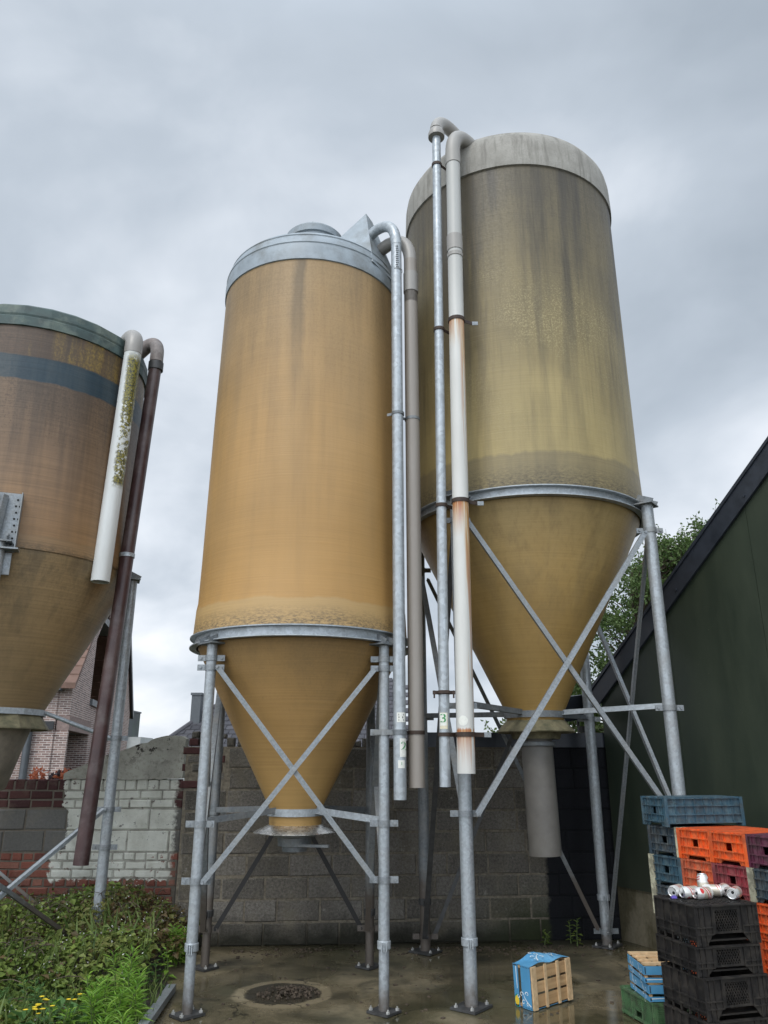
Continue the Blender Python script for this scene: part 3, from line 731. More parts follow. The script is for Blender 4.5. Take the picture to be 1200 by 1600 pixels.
gx, gy = .117 - c1[0], 5.93 - c1[1]
gp = MB().hollow((gx, gy, 1.35), (gx - .005, gy, 6.18), .047).build('fill_pipe', M['galv_spangle'], S1)
MB().tube(bend((gx - .005, gy, 6.10), (gx - .01, gy + .01, 6.42), (gx - .20, gy + .18, 6.40), 12) + [Vector((gx - .34, gy + .31, 6.33))], .049, 24).build('elbow', M['galv_spangle'], gp)
pipe_clamp(gp, gx, gy, 4.41, .047, [(gx - .09, gy + .02)], 'galv_old', .012); pipe_clamp(gp, gx, gy, 1.82, .047, [(gx - .19, gy + .0)], 'galv_old', .018)
MB().lathe([(.049, 5.82), (.0495, 5.824), (.0495, 5.83), (.049, 5.834)], 24, (gx, gy, 0)).build('joint', M['galv_old'], gp)
hm = MB(); rr = random.Random(2)
for k in range(22):
    z = 5.84 + (k // 2) * .022; a = .02 + (-.12 if k % 2 else .14) + rr.uniform(-.05, .05)
    p = Vector((gx + .0475 * math.sin(a), gy - .0475 * math.cos(a), z)); n = Vector((math.sin(a), -math.cos(a), 0)); hm.tube([p - n * .001, p + n * .0025], .0055, 8)
hm.build('vent_holes', M['hole'], gp)
sticker(gp, gx, gy, 1.925, .047, .25, .068, .07, bars=3, tm='black_print')
sticker(gp, gx, gy, 1.71, .047, .62, .060, .13, txt='2', tsize=.085)
sticker(gp, gx, gy, 1.595, .047, .25, .052, .055, m='white_sticker', txt='1', tsize=.03)
tx, ty = .243 - c1[0], 6.02 - c1[1]
tp = MB().hollow((tx, ty, 1.43), (tx, ty, 5.86), .0605).build('vent_pipe', M['pvc_taupe'], S1)
MB().tube(bend((tx, ty, 5.98), (tx, ty + .02, 6.30), (tx - .2, ty + .16, 6.30), 12) + [Vector((tx - .33, ty + .25, 6.26))], .060, 24).build('elbow', M['pvc_grey'], tp)
MB().hollow((tx, ty, 5.55), (tx, ty, 6.0), .0605).build('socket', M['pvc_taupe'], tp)
MB().lathe([(.062, 5.66), (.066, 5.66), (.066, 5.86), (.062, 5.86)], 28, (tx, ty, 0)).build('coupling', M['pvc_grey'], tp)
pipe_clamp(tp, tx, ty, 4.40, .058, [(tx - .12, ty - .06)], 'galv_old', .012); pipe_clamp(tp, tx, ty, 1.82, .058, [(tx - .12, ty - .06)], 'rust', .014)
sticker(tp, tx, ty, 1.88, .058, .85, .075, .09, m='cream_sticker', round_=True)

# ---- tall olive silo
c2 = (1.33, 7.0)
S2 = empty('feed_silo', (c2[0], c2[1], 0)); tag(S2, 'tallest silo, dirty olive shell with grey-white rim, on the right', 'silo', 'farm feed silos')
MB().lathe([(1.06, 3.76), (1.098, 3.765), (1.10, 3.80), (1.092, 3.95), (1.085, 4.2), (1.08, 5.5), (1.075, 7.02)], 140).build('shell', M['fib2'], S2)
MB().lathe([(1.055, 3.77), (1.045, 3.67), (.26, 2.04), (.25, 1.95), (.22, 1.94)], 128).build('hopper_cone', M['cone2'], S2)
cap = MB().lathe([(1.075, 7.0), (1.092, 7.005), (1.094, 7.06), (1.088, 7.28), (1.075, 7.36), (1.03, 7.44), (.9, 7.54), (.6, 7.66), (.3, 7.72), (0, 7.74)], 140).build('roof_cap', M['cap2'], S2)
ring_beam(S2, 1.06, 3.68)
legs2 = [(.60, 6.07), (2.27, 6.30), (2.05, 7.95), (.37, 7.72)]
cl2 = [(3.51, 2.02, 1.25), (3.49, 2.02, 1.22), (3.49, .13, 2.02), (3.49, .13, 2.02)]
leg_set(S2, c2, legs2, .05, 3.72, cl2, old=(3,))
brace(S2, c2, (.67, 6.0, 3.51), (2.19, 6.22, 1.22)); brace(S2, c2, (2.20, 6.205, 3.45), (.68, 5.985, 1.25), w=.042)
brace(S2, c2, (2.26, 6.37, 3.45), (2.05, 7.87, .13), 'galv_clamp', .034, (-1, 0, 0)); brace(S2, c2, (2.03, 7.87, 3.4), (2.245, 6.37, 1.22), 'galv_clamp', .042, (-1, 0, 0))
brace(S2, c2, (1.97, 7.93, .15), (.45, 7.74, 3.4), 'galv_old'); brace(S2, c2, (.45, 7.73, .13), (1.97, 7.92, 3.4), 'steel_dark')
brace(S2, c2, (.60, 6.14, 3.45), (.38, 7.66, .13), 'steel_dark', .04, (1, 0, 0)); brace(S2, c2, (.40, 7.66, 3.4), (.615, 6.14, 1.25), 'galv_old', .045, (1, 0, 0))
for k, lg in enumerate(legs2): strut(S2, c2, .26, 2.0, lg, 2.02, 'galv' if k == 1 else 'galv_old')
MB().lathe([(.258, 1.975), (.268, 1.975), (.268, 2.03), (.258, 2.03)], 64, close=True).build('outlet_ring', M['galv_old'], S2)
sk = MB().lathe([(.252, 1.955), (.325, 1.875), (.335, 1.862), (.325, 1.852), (.23, 1.90), (.20, 1.80), (.19, 1.80)], 56, wob=.006, rnd=random.Random(3)); sk.build('rain_skirt', M['skirt_mossy'], S2)
MB().hollow((.02, 0, .87), (.0, 0, 1.81), .135, .006, 40).build('discharge_sock', M['sock'], S2)
MB().lathe([(.15, 1.74), (.158, 1.745), (.158, 1.775), (.15, 1.78)], 40, (.0, 0, 0)).build('sock_band', M['galv_old'], S2)

def lerp_pipe(a, b, z): t = (z - a[2]) / (b[2] - a[2]); return a[0] + (b[0] - a[0]) * t, a[1] + (b[1] - a[1]) * t
a = (.437 - c2[0], 5.83 - c2[1], 1.44); b = (.505 - c2[0], 5.93 - c2[1], 7.36)
gp = MB().hollow(a, b, .040).build('fill_pipe', M['galv_spangle'], S2)
E = MB().tube(bend((b[0], b[1], 7.42), (b[0] + .02, b[1] + .05, 7.70), (b[0] + .30, b[1] + .36, 7.60), 12) + [Vector((b[0] + .42, b[1] + .5, 7.50))], .062, 24)
E.build('elbow', M['pvc_grey'], gp)
MB().lathe([(.042, 7.33), (.078, 7.335), (.08, 7.37), (.064, 7.42), (.05, 7.43)], 32, (b[0], b[1], 0)).build('flange', M['pvc_grey'], gp)
for z in (7.0, 5.2, 3.57, 1.80):
    x, y = lerp_pipe(a, b, z); pipe_clamp(gp, x, y, z, .041, [(x + .10, y + .06)], 'rust', .014)
x, y = lerp_pipe(a, b, 2.1); cf = MB().lathe([(.042, 2.085), (.058, 2.09), (.058, 2.11), (.042, 2.115)], 28, (x, y, 0))
for s in (-1, 1): cf.box((x + s * .068, y, 2.10), (.03, .02, .026)); cf.tube([(x + s * .072, y, 2.06), (x + s * .072, y, 2.115)], .007, 6)
cf.build('bolted_joint', M['rust'], gp)
x, y = lerp_pipe(a, b, 1.9); sticker(gp, x, y, 1.895, .041, -.22, .060, .115, m='cream_sticker', name='number_sticker')
sticker(gp, x, y, 1.905, .042, -.26, .052, .088, txt='3', tsize=.088)
a = (.590 - c2[0], 5.82 - c2[1], 1.53); b = (.655 - c2[0], 5.90 - c2[1], 7.12)
wp = MB().hollow(a, b, .066).build('vent_pipe', M['pvc_white'], S2)
E = MB().tube([Vector((b[0], b[1], 7.10))] + bend((b[0], b[1], 7.16), (b[0] + .02, b[1] + .03, 7.47), (b[0] + .24, b[1] + .26, 7.40), 12) + [Vector((b[0] + .34, b[1] + .38, 7.30))], .070, 24)
E.build('elbow', M['pvc_grey'], wp)
for z0, z1 in ((6.98, 7.12), (6.0, 6.16), (5.93, 5.97)):
    x, y = lerp_pipe(a, b, z0); MB().lathe([(.067, z0), (.0715, z0 + .002), (.0715, z1), (.067, z1)], 32, (x, y, 0)).build('coupling', M['pvc_grey'], wp)
for z in (5.28, 3.60, 1.80):
    x, y = lerp_pipe(a, b, z); pipe_clamp(wp, x, y, z, .066, [(x + .15, y + .05)], 'rust', .016)
    MB().box((x + .165, y + .045, z), (.055, .006, .035)).build('clamp_tab', M['galv_clamp'], wp, smooth=False)
x, y = lerp_pipe(a, b, 1.90); sticker(wp, x, y, 1.895, .0665, -.35, .072, .09, m='white_sticker', round_=True)

# ---- brown silo at the left edge
c3 = (-3.46, 7.0)
S3 = empty('feed_silo', (c3[0], c3[1], 0)); tag(S3, 'brown stained silo with a dark blue band, cut by the left edge', 'silo', 'farm feed silos')
MB().lathe([(1.04, 3.28), (1.045, 3.32), (1.03, 3.6), (1.0, 4.6), (.985, 5.36)], 128).build('shell', M['fib3'], S3)
MB().lathe([(1.03, 3.36), (1.025, 3.22), (.43, 2.06), (.42, 2.02)], 128).build('hopper_cone', M['cone3'], S3)
MB().lathe([(.985, 5.33), (1.006, 5.335), (1.006, 5.42), (1.0, 5.43), (1.006, 5.45), (1.0, 5.53), (.93, 5.58), (.5, 5.75), (0, 5.82)], 28).build('roof_cap', M['cap3'], S3, ang=10)
legs3 = [(-3.1, 5.97), (-2.46, 7.36), (-3.82, 7.98), (-4.46, 6.64)]
cl3 = [(.95, .42), (1.21, .9, 1.82), (.65, .3), (1.0, .4)]
leg_set(S3, c3, legs3, .047, 3.30, cl3)
brace(S3, c3, (-2.47, 7.29, 1.21), (-3.09, 6.03, .38), 'galv', .03, (.9, -.4, 0)); brace(S3, c3, (-3.08, 6.03, .98), (-2.455, 7.29, .10), 'galv_old', .03, (.9, -.4, 0))
brace(S3, c3, (-2.52, 7.38, 1.21), (-3.76, 7.93, .30), 'galv_old', .028); brace(S3, c3, (-3.76, 7.94, .72), (-2.52, 7.395, .10), 'galv_old', .028)
brace(S3, c3, (-3.16, 6.0, 1.0), (-4.40, 6.6, .3), 'galv_old', .028); brace(S3, c3, (-4.40, 6.61, 1.0), (-3.16, 6.01, .3), 'galv_old', .028)
d = Vector((legs3[1][0] - c3[0], legs3[1][1] - c3[1], 0)); u = d.normalized()
MB().tube([u * .44 + Vector((0, 0, 2.03)), d - u * .05 + Vector((0, 0, 1.82))], .018, 12).build('strut', M['galv'], S3)
d = Vector((legs3[2][0] - c3[0], legs3[2][1] - c3[1], 0)); u = d.normalized()
MB().tube([u * .44 + Vector((0, 0, 2.03)), d - u * .05 + Vector((0, 0, 1.82))], .018, 12).build('strut', M['galv'], S3)
MB().lathe([(.425, 2.0), (.445, 2.0), (.445, 2.05), (.425, 2.05)], 12, close=True).build('outlet_ring', M['galv'], S3, ang=10)
MB().lathe([(.42, 2.01), (.50, 1.89), (.50, 1.88), (.40, 1.95)], 10, close=True).build('rain_skirt', M['skirt_mossy'], S3, smooth=False)
MB().lathe([(.36, 1.95), (.34, 1.9), (.20, 1.40), (.18, 1.38), (0, 1.38)], 48).build('lower_hopper', M['hop3'], S3)
# perforated bracket of the front leg
fx, fy = legs3[0][0] - c3[0], legs3[0][1] - c3[1]; br = MB(); u = Vector((fx, fy, 0)).normalized(); v = Vector((-u.y, u.x, 0)); 
Pb = u * 1.05
br.bar(Pb + v * -.13 + Vector((0, 0, 3.48)), Pb + v * .115 + Vector((0, 0, 3.48)), .010, .50, 0)
for s in (-.12, .12): br.bar(Pb + v * s + u * .04 + Vector((0, 0, 3.24)), Pb + v * s + u * .04 + Vector((0, 0, 3.72)), .09, .008, 0, up=v)
br.bar(Pb + u * .06 + v * -.05 + Vector((0, 0, 3.25)), Pb + u * .03 + v * -.02 + Vector((0, 0, 3.70)), .05, .05, 0)
br.bar(Pb + v * -.15 + u * .05 + Vector((0, 0, 3.24)), Pb + v * .15 + u * .05 + Vector((0, 0, 3.24)), .12, .012, 0)
br.bar(Pb + v * -.10 + Vector((0, 0, 3.13)), Pb + v * .10 + Vector((0, 0, 3.13)), .03, .18, 0)
for k in range(8):
    for s in (.075, .105):
        p = Pb + v * (s + (.008 if k % 2 else 0)) + u * .005 + Vector((0, 0, 3.29 + k * .055)); br.tube([p, p + u * .003], .009, 8, 1)
br.build('leg_bracket', [M['galv_clamp'], M['hole']], S3, smooth=False)
a = (-2.47 - c3[0], 6.55 - c3[1], 3.10); b = (-2.43 - c3[0], 6.60 - c3[1], 5.38)
wp = MB().hollow(a, b, .080).build('vent_pipe', M['pvc_lichen'], S3)
MB().tube([Vector((b[0], b[1], 5.36))] + bend((b[0], b[1], 5.42), (b[0] + .0, b[1] + .03, 5.66), (b[0] - .16, b[1] + .20, 5.56), 12) + [Vector((b[0] - .24, b[1] + .30, 5.48))], .084, 28).build('elbow', M['pvc_grey'], wp)
a = (-2.445 - c3[0], 6.78 - c3[1], .82); b = (-2.305 - c3[0], 6.93 - c3[1], 5.50)
fp = MB().hollow(a, b, .062).build('fill_pipe', M['pipe_brown'], S3)
MB().tube([Vector((b[0], b[1], 5.46))] + bend((b[0], b[1], 5.52), (b[0] + .0, b[1] + .03, 5.74), (b[0] - .14, b[1] + .10, 5.70), 12) + [Vector((b[0] - .28, b[1] + .16, 5.60))], .066, 24).build('elbow', M['elbow_dark'], fp)
MB().lathe([(.064, 5.36), (.074, 5.365), (.074, 5.45), (.064, 5.455)], 28, (b[0], b[1], 0)).build('coupling', M['steel_dark'], fp)
for z in (3.42,):
    x, y = lerp_pipe(a, b, z); pipe_clamp(fp, x, y, z, .062, [(x - .14, y + .1)], 'galv', .018)

# ------------------------------------------------------------------ green shed
W = Vector((.43, -.903, 0)); N = Vector((-W.y * -1, 0, 0)); Nn = Vector((-.903, -.43, 0))   # along the gable / outward
SC = Vector((2.26, 8.22, 0)); shed = empty('green_shed', SC, 0); tag(shed, 'dark green clad shed with sloping black roof edge', 'shed')
def sp(t, z, n): p = W * t + Nn * n; return (p.x, p.y, z)
L = 10.4; ap = 5.2; eh = 2.30; sl = .745
def rz(t): return eh + sl * (t if t < ap else 2 * ap - t)
g = MB(); t = 0
while t < L - .01:
    t2 = min(t + 1.03, L); tt = [t, t2] if not (t < ap < t2) else [t, ap, t2]
    poly = [(t + .002, .47), (t2 - .002, .47)] + [(q - (.002 if q == t2 else 0) + (.002 if q == t else 0), rz(q)) for q in tt[::-1]]
    g.prism(poly, 0, -.06, lambda u_, v_, d_: sp(u_, v_, d_)); t = t2
g.build('gable_cladding', M['clad'], shed, smooth=False)
MB().prism([(0, .0), (L, .0), (L, .5), (L, rz(L)), (ap, rz(ap)), (0, rz(0))], -.062, -.10, lambda u_, v_, d_: sp(u_, v_, d_)).build('gable_lining', M['flash'], shed, smooth=False)
MB().prism([(-.02, 0), (L, 0), (L, .466), (-.02, .466)], -.02, -.058, lambda u_, v_, d_: sp(u_, v_, d_)).build('plinth', M['plinth'], shed, smooth=False)
fl = MB()
for (ta, tb) in ((-.12, ap), (ap, L + .1)):
    za = eh + sl * ta if ta < ap else rz(ap); zb = rz(ap) if tb <= ap else eh + sl * (2 * ap - tb)
    fl.prism([(ta, za - .115), (tb, zb - .115), (tb, zb + .12), (ta, za + .12)], .035, .010, lambda u_, v_, d_: sp(u_, v_, d_))
    fl.prism([(ta, za + .10), (tb, zb + .10), (tb, zb + .135), (ta, za + .135)], .05, -.25, lambda u_, v_, d_: sp(u_, v_, d_))
    for k in range(6):
        q = ta + (tb - ta) * (k + .5) / 6; zz = za + (zb - za) * (k + .5) / 6 - .05; p = Vector(sp(q, zz, .036)); fl.tube([p, p + Nn * .008], .014, 6)
fl.build('rake_flashing', M['flash'], shed, smooth=False)
rf = MB()
for (ta, tb) in ((-.15, ap), (ap, L + .1)):
    za = eh + sl * ta if ta < ap else rz(ap); zb = rz(ap) if tb <= ap else eh + sl * (2 * ap - tb)
    rf.prism([(ta, za + .03), (tb, zb + .03), (tb, zb + .095), (ta, za + .095)], -.02, -14, lambda u_, v_, d_: sp(u_, v_, d_))
rf.build('roof', M['flash'], shed, smooth=False)
MB().prism([(0.0, 0), (.08, 0), (.08, eh), (0.0, eh)], -.11, -14, lambda u_, v_, d_: sp(u_, v_, d_)).build('side_wall', M['clad'], shed, smooth=False)

# floodlight on the wall end
fld = empty('floodlight', (1.99, 8.16, 1.9)); tag(fld, 'small dark floodlight box on a post above the wall end', 'lamp')
mb = MB(); rt = Matrix.Rotation(R(25), 3, 'X') @ Matrix.Rotation(R(20), 3, 'Z')
vs = []
for (w_, h_, d_) in ((.07, .06, .10), (.14, .13, -.08)):
    vs += [rt @ Vector((sx * w_, d_, sz * h_)) + Vector((-.05, -.02, .27)) for sx, sz in ((-1, -1), (1, -1), (1, 1), (-1, 1))]
mb.add(vs, [(0, 1, 2, 3), (7, 6, 5, 4), (0, 4, 5, 1), (1, 5, 6, 2), (2, 6, 7, 3), (3, 7, 4, 0)]); mb.build('lamp_housing', M['flash'], fld, smooth=False)
mb = MB().tube([(0, 0, 0), (0, .02, .2)], .015, 10); mb.tube([(.03, -.02, .0), (.03, -.02, .06)], .04, 14); mb.build('bracket', M['steel_dark'], fld)

# ------------------------------------------------------------------ crates
def crate_mesh(W_, L_, H_, name, mats, post=None):
    """stacking crate: ribbed walls, square hand hole in the short ends, cut-away foot"""
    mb = MB(); t = .010; w, l = W_ / 2, L_ / 2
    def short(y, s):
        hx, hz0, hz1 = .026, H_ * .42, H_ * .66; nx0, nz = w * .58, H_ * .16
        yy0, yy1 = (y, y + t) if s < 0 else (y - t, y)
        mb.bx(-w, -hx, yy0, yy1, nz, H_); mb.bx(hx, w, yy0, yy1, nz, H_)
        mb.bx(-hx, hx, yy0, yy1, nz, hz0); mb.bx(-hx, hx, yy0, yy1, hz1, H_)
        for sx in (-1, 1):
            mb.prism([(sx * w, 0), (sx * nx0, 0), (sx * nx0 * .74, nz), (sx * w, nz)], yy0, yy1, lambda u_, v_, d_: (u_, d_, v_))
        for z in (H_ - .009, H_ * .70, H_ * .40, H_ * .16):
            segs = [(-w, w)]
            for (a_, b_) in segs: mb.bx(a_ - .002, b_ + .002, y + (-.012 if s < 0 else .0), y + (.0 if s < 0 else .012), z - .0035, z + .0035)
        for k in range(9):
            x = -w + W_ * k / 8
            if abs(x) < hx + .004 : continue
            mb.bx(x - .0025, x + .0025, y + (-.009 if s < 0 else 0), y + (0 if s < 0 else .009), nz if abs(x) < nx0 else .004, H_)
    def longs(x, s):
        xx0, xx1 = (x, x + t) if s < 0 else (x - t, x)
        mb.bx(xx0, xx1, -l + t, l - t, .02, H_)
        for z in (H_ - .009, H_ * .70, H_ * .40, H_ * .12):
            mb.bx(x + (-.012 if s < 0 else 0), x + (0 if s < 0 else .012), -l, l, z - .0035, z + .0035)
        for k in range(9):
            y = -l + L_ * k / 8; mb.bx(x + (-.008 if s < 0 else 0), x + (0 if s < 0 else .008), y - .003, y + .003, .02, H_)
    short(-l, -1); short(l, 1); longs(-w, -1); longs(w, 1)
    mb.bx(-w + t, w - t, -l + t, l - t, .018, .026)
    for sx in (-1, 1):
        for sy in (-1, 1): mb.bx(sx * w - .014 * (sx > 0) - .0125 * (sx < 0), sx * w + .0125 * (sx > 0) + .014 * (sx < 0), sy * l - .014 * (sy > 0) - .0125 * (sy < 0), sy * l + .0125 * (sy > 0) + .014 * (sy < 0), 0, H_)
    o = mb.build(name, mats, smooth=False)
    if post:
        for sx in post:
            p = MB(); p.bx(sx * w - .022, sx * w + .022, -l - .0145, -l + .01, 0, H_ + .001)
            p.bx(sx * w - .001 - (.013 if sx < 0 else 0), sx * w + .001 + (.013 if sx > 0 else 0), -l, -l + .07, 0, H_ + .001)
            p.build('corner_post', M['cream'], o, smooth=False)
    return o
P0 = Vector((1.945, 6.09, 0)); dd = Vector((.423, -.906, 0)); nn = Vector((.906, .423, 0)); ang = R(-65)
CW, CL, CH = .275, .50, .19567
protos = {}
def add_lid(o, W_, L_, H_, m):  # closed top slab, added so the inside looks dark through the hand holes
    MB().bx(-W_ / 2 + .009, W_ / 2 - .009, -L_ / 2 + .009, L_ / 2 - .009, H_ - .006, H_ - .001).build('lid_slab', M[m], o, smooth=False)
def crate(col, lvl, matk, label, post=None, L_=CL):
    key = (matk, post)
    if key not in protos: protos[key] = crate_mesh(CW, CL, CH - .002, 'stacking_crate', M[matk], post); o = protos[key]
    else: o = copy_tree(protos[key])
    jr = random.Random(col * 31 + lvl)
    p = P0 + dd * (CW + .012) * (col + .5) + nn * (CL / 2 + jr.uniform(-.006, .006)); o.location = (p.x, p.y, lvl * CH); o.rotation_euler = (0, 0, ang + jr.uniform(-.012, .012))
    tag(o, label, 'crate', 'plastic stacking crates by the shed')
    if lvl == 5: add_lid(o, CW, CL, CH - .002, matk)
    return o
hidden = 'plastic crate low in the rows behind the black stack, hidden by it'
for lvl in range(3): crate(0, lvl, 'teal_dark', hidden)
crate(0, 3, 'teal_dark', 'cream-cornered teal crate fourth from the top in the leftmost column', (-1,))
crate(0, 4, 'teal', 'teal crate with one pale left corner, third from the top in the leftmost column', (-1,))
crate(0, 5, 'teal_dark', 'dark teal crate with pale right corner, directly under the top teal crate', (1,))
for col in (1, 2):
    for lvl in range(4): crate(col, lvl, 'orange_red', hidden)
crate(1, 4, 'orange_red', 'dull orange crate under the left bright orange crate, beside the teal ones')
crate(1, 5, 'orange', 'bright orange crate on top of its column, right beside the teal crates')
crate(2, 4, 'maroon', 'maroon crate just above the cans, under an orange crate')
crate(2, 5, 'orange', 'bright orange crate on top of its column, left of the purple crate')
crate(3, 0, 'darkred', 'dark red crate at the foot of the column at the right edge')
crate(3, 1, 'darkred', 'dark red crate second from the ground at the right edge')
crate(3, 2, 'orange', 'orange crate in the right edge column, resting on dark red')
crate(3, 3, 'orange', 'orange crate in the right edge column, just below the cream-cornered crate')
crate(3, 4, 'teal_dark', 'dark crate with cream left corner, under the purple crate', (-1,))
crate(3, 5, 'purple', 'purple crate on top of the column at the right edge')
o = crate_mesh(.28, .62, .196, 'stacking_crate', M['teal']); tag(o, 'long teal blue crate on the very top of the pile', 'crate', 'plastic stacking crates by the shed')
add_lid(o, .28, .62, .196, 'teal'); o.location = (2.265, 6.055, 6 * CH); o.rotation_euler = (0, 0, R(-76))

def black_crate(H_, name, lid=False):
    mb = MB(); W_, L_ = .40, .375; w, l, t = W_ / 2, L_ / 2, .010
    # front and back: plain wings, lattice panel, cut-away foot
    for s in (-1, 1):
        y0 = -l if s < 0 else l - t; y1 = y0 + t; nz = H_ * .28; lw = .075
        mb.bx(-w, -lw, y0, y1, nz, H_); mb.bx(lw, w, y0, y1, nz, H_)
        mb.bx(-lw, lw, y0, y1, H_ * .86, H_); mb.bx(-lw, lw, y0, y1, nz, nz + .012)
        n = 9
        for k in range(-n, n + 1):     # crossed bars leave diamond openings
            for dr in (-1, 1):
                pa = [(x, nz + .012 + (H_ * .86 - nz - .012) * q) for q, x in ((0, k * .0167), (1, k * .0167 + dr * (H_ * .86 - nz - .012) * .62))]
                (xa, za), (xb, zb) = pa
                if xa > xb: (xa, za), (xb, zb) = (xb, zb), (xa, za)
                if xb <= -lw or xa >= lw: continue
                if xa < -lw: za += (zb - za) * (-lw - xa) / (xb - xa); xa = -lw
                if xb > lw: zb = za + (zb - za) * (lw - xa) / (xb - xa); xb = lw
                mb.bar((xa, (y0 + y1) / 2 + dr * .0012, za), (xb, (y0 + y1) / 2 + dr * .0012, zb), .006, .0038)
        for sx in (-1, 1):
            mb.prism([(sx * w, 0), (sx * .145, 0), (sx * .10, nz), (sx * w, nz)], y0, y1, lambda u_, v_, d_: (u_, d_, v_))
            for xk in (.10, .145, .178): mb.bx(sx * xk - .003, sx * xk + .003, y0 - (.008 if s < 0 else -t), y0 + (.0 if s < 0 else t + .008), nz if xk < .14 else 0, H_)
        for z in (H_ - .006, H_ * .45, nz): mb.bx(-w - .004, w + .004, y0 - (.012 if s < 0 else -t), y0 + (0 if s < 0 else t + .012), z - .004, z + .004) if z > H_ * .8 else [mb.bx(sx * .15 - .054, sx * .15 + .054, y0 - (.010 if s < 0 else -t), y0 + (0 if s < 0 else t + .010), z - .003, z + .003) for sx in (-1, 1)]
    for s in (-1, 1):
        x0 = -w if s < 0 else w - t; x1 = x0 + t
        mb.bx(x0, x1, -l + t, l - t, .02, H_)
        for z in (H_ - .006, H_ * .42, H_ * .2): mb.bx(x0 - (.012 if s < 0 else -t), x1 - t + (0 if s < 0 else t + .012), -l, l, z - .004, z + .004)
        for k in range(6):
            y = -l + L_ * k / 5; mb.bx(x0 - (.010 if s < 0 else -t), x0 + (0 if s < 0 else t + .010), y - .004, y + .004, 0, H_)
    mb.bx(-w + t, w - t, -l + t, l - t, .02, .028)
    o = mb.build(name, M['black'], smooth=False)
    if lid:
        lm = MB(); lm.bx(-w + .004, w - .004, -l + .004, l - .004, H_ - .012, H_ - .004)
        for k in range(11): lm.bx(-w + .01, w - .01, -l + .02 + k * .0335 - .003, -l + .02 + k * .0335 + .003, H_ - .0041, H_ + .001)
        for k in range(11): lm.bx(-w + .02 + k * .036 - .003, -w + .02 + k * .036 + .003, -l + .01, l - .01, H_ - .0041, H_ + .0004)
        lm.build('grid_panel', M['black'], o, smooth=False)
    return o
bth = R(15); B0 = Vector((1.74, 4.80, 0)); bc = B0 + Matrix.Rotation(bth, 3, 'Z') @ Vector((.2, .1875, 0))
for (z, h, lab, jr) in ((0, .272, 'deep black crate at the bottom of the black stack', .0), (.274, .208, 'black lattice-fronted crate second from the bottom of the black stack', .02), (.484, .148, 'shallow black crate second from the top of the black stack', -.015), (.634, .206, 'black lattice-fronted crate on top of the black stack, carrying cans', .008)):
    o = black_crate(h, 'black_crate', z > .6); o.location = (bc.x + jr * .4, bc.y - jr * .2, z); o.rotation_euler = (0, 0, bth + jr); tag(o, lab, 'crate', 'black crates in a stack')

# cans on the black stack
def can():
    o = MB().lathe([(0, .003), (.022, .002), (.0255, .006), (.033, .014), (.033, .100), (.0275, .112), (.0265, .115)], 28).build('drinks_can', M['can'])
    MB().lathe([(.0265, .1145), (.0268, .118), (.0255, .118), (.024, .1135), (.0, .1135)], 28).build('rim', M['alu'], o)
    mo_ = MB().lathe([(0, .1139), (.009, .1139)], 14, (.0, -.010, 0)); mo_.build('opening', M['hole'], o, fix=False)
    return o
Rb = Matrix.Rotation(bth, 4, 'Z')
cs = [((-.10, .03), 200, .033, 'crushed white can lying at the left back of the can pile'), ((-.145, .10), 225, .033, 'white can at the far left of the can pile'), ((-.045, -.02), 198, .033, 'white can with red stripe lying in front, open end to the left'), ((.135, -.06), 232, .033, 'white can lying at the right front of the can pile'),
      ((.075, .045), 165, .033, 'white can lying in the middle of the pile behind the stripe can'), ((.155, .05), 260, .033, 'white can at the right back, half hidden'), ((.04, .10), None, 0, 'white can standing upright at the back of the pile')]
proto_can = None
for k, ((x, y), a, r, lab) in enumerate(cs):
    o = can() if proto_can is None else copy_tree(proto_can); proto_can = proto_can or o
    p = bc + Matrix.Rotation(bth, 3, 'Z') @ Vector((x + .045, y, 0)); zt = .634 + .207
    if a is None: o.location = (p.x, p.y, zt); o.rotation_mode = 'XYZ'; o.rotation_euler = (0, 0, R(40))
    else:
        d = Vector((math.cos(R(a)), math.sin(R(a)), 0)); o.location = (p.x - d.x * .05, p.y - d.y * .05, zt + .033)
        o.rotation_mode = 'QUATERNION'; o.rotation_quaternion = d.to_track_quat('Z', 'Y') @ Matrix.Rotation(R(50 * k), 4, 'Z').to_quaternion()
    tag(o, lab, 'can', 'empty cans on the black crates')
p = bc + Matrix.Rotation(bth, 3, 'Z') @ Vector((-.165, .05, 0))
o = MB().bx(-.012, .018, -.012, .012, 0, .01).bx(-.006, .012, -.008, .008, .01, .014).build('violet_cap', M['violet'], smooth=False); o.location = (p.x, p.y, .842); tag(o, 'tiny violet plastic cap on the black crate beside the cans', 'cap')

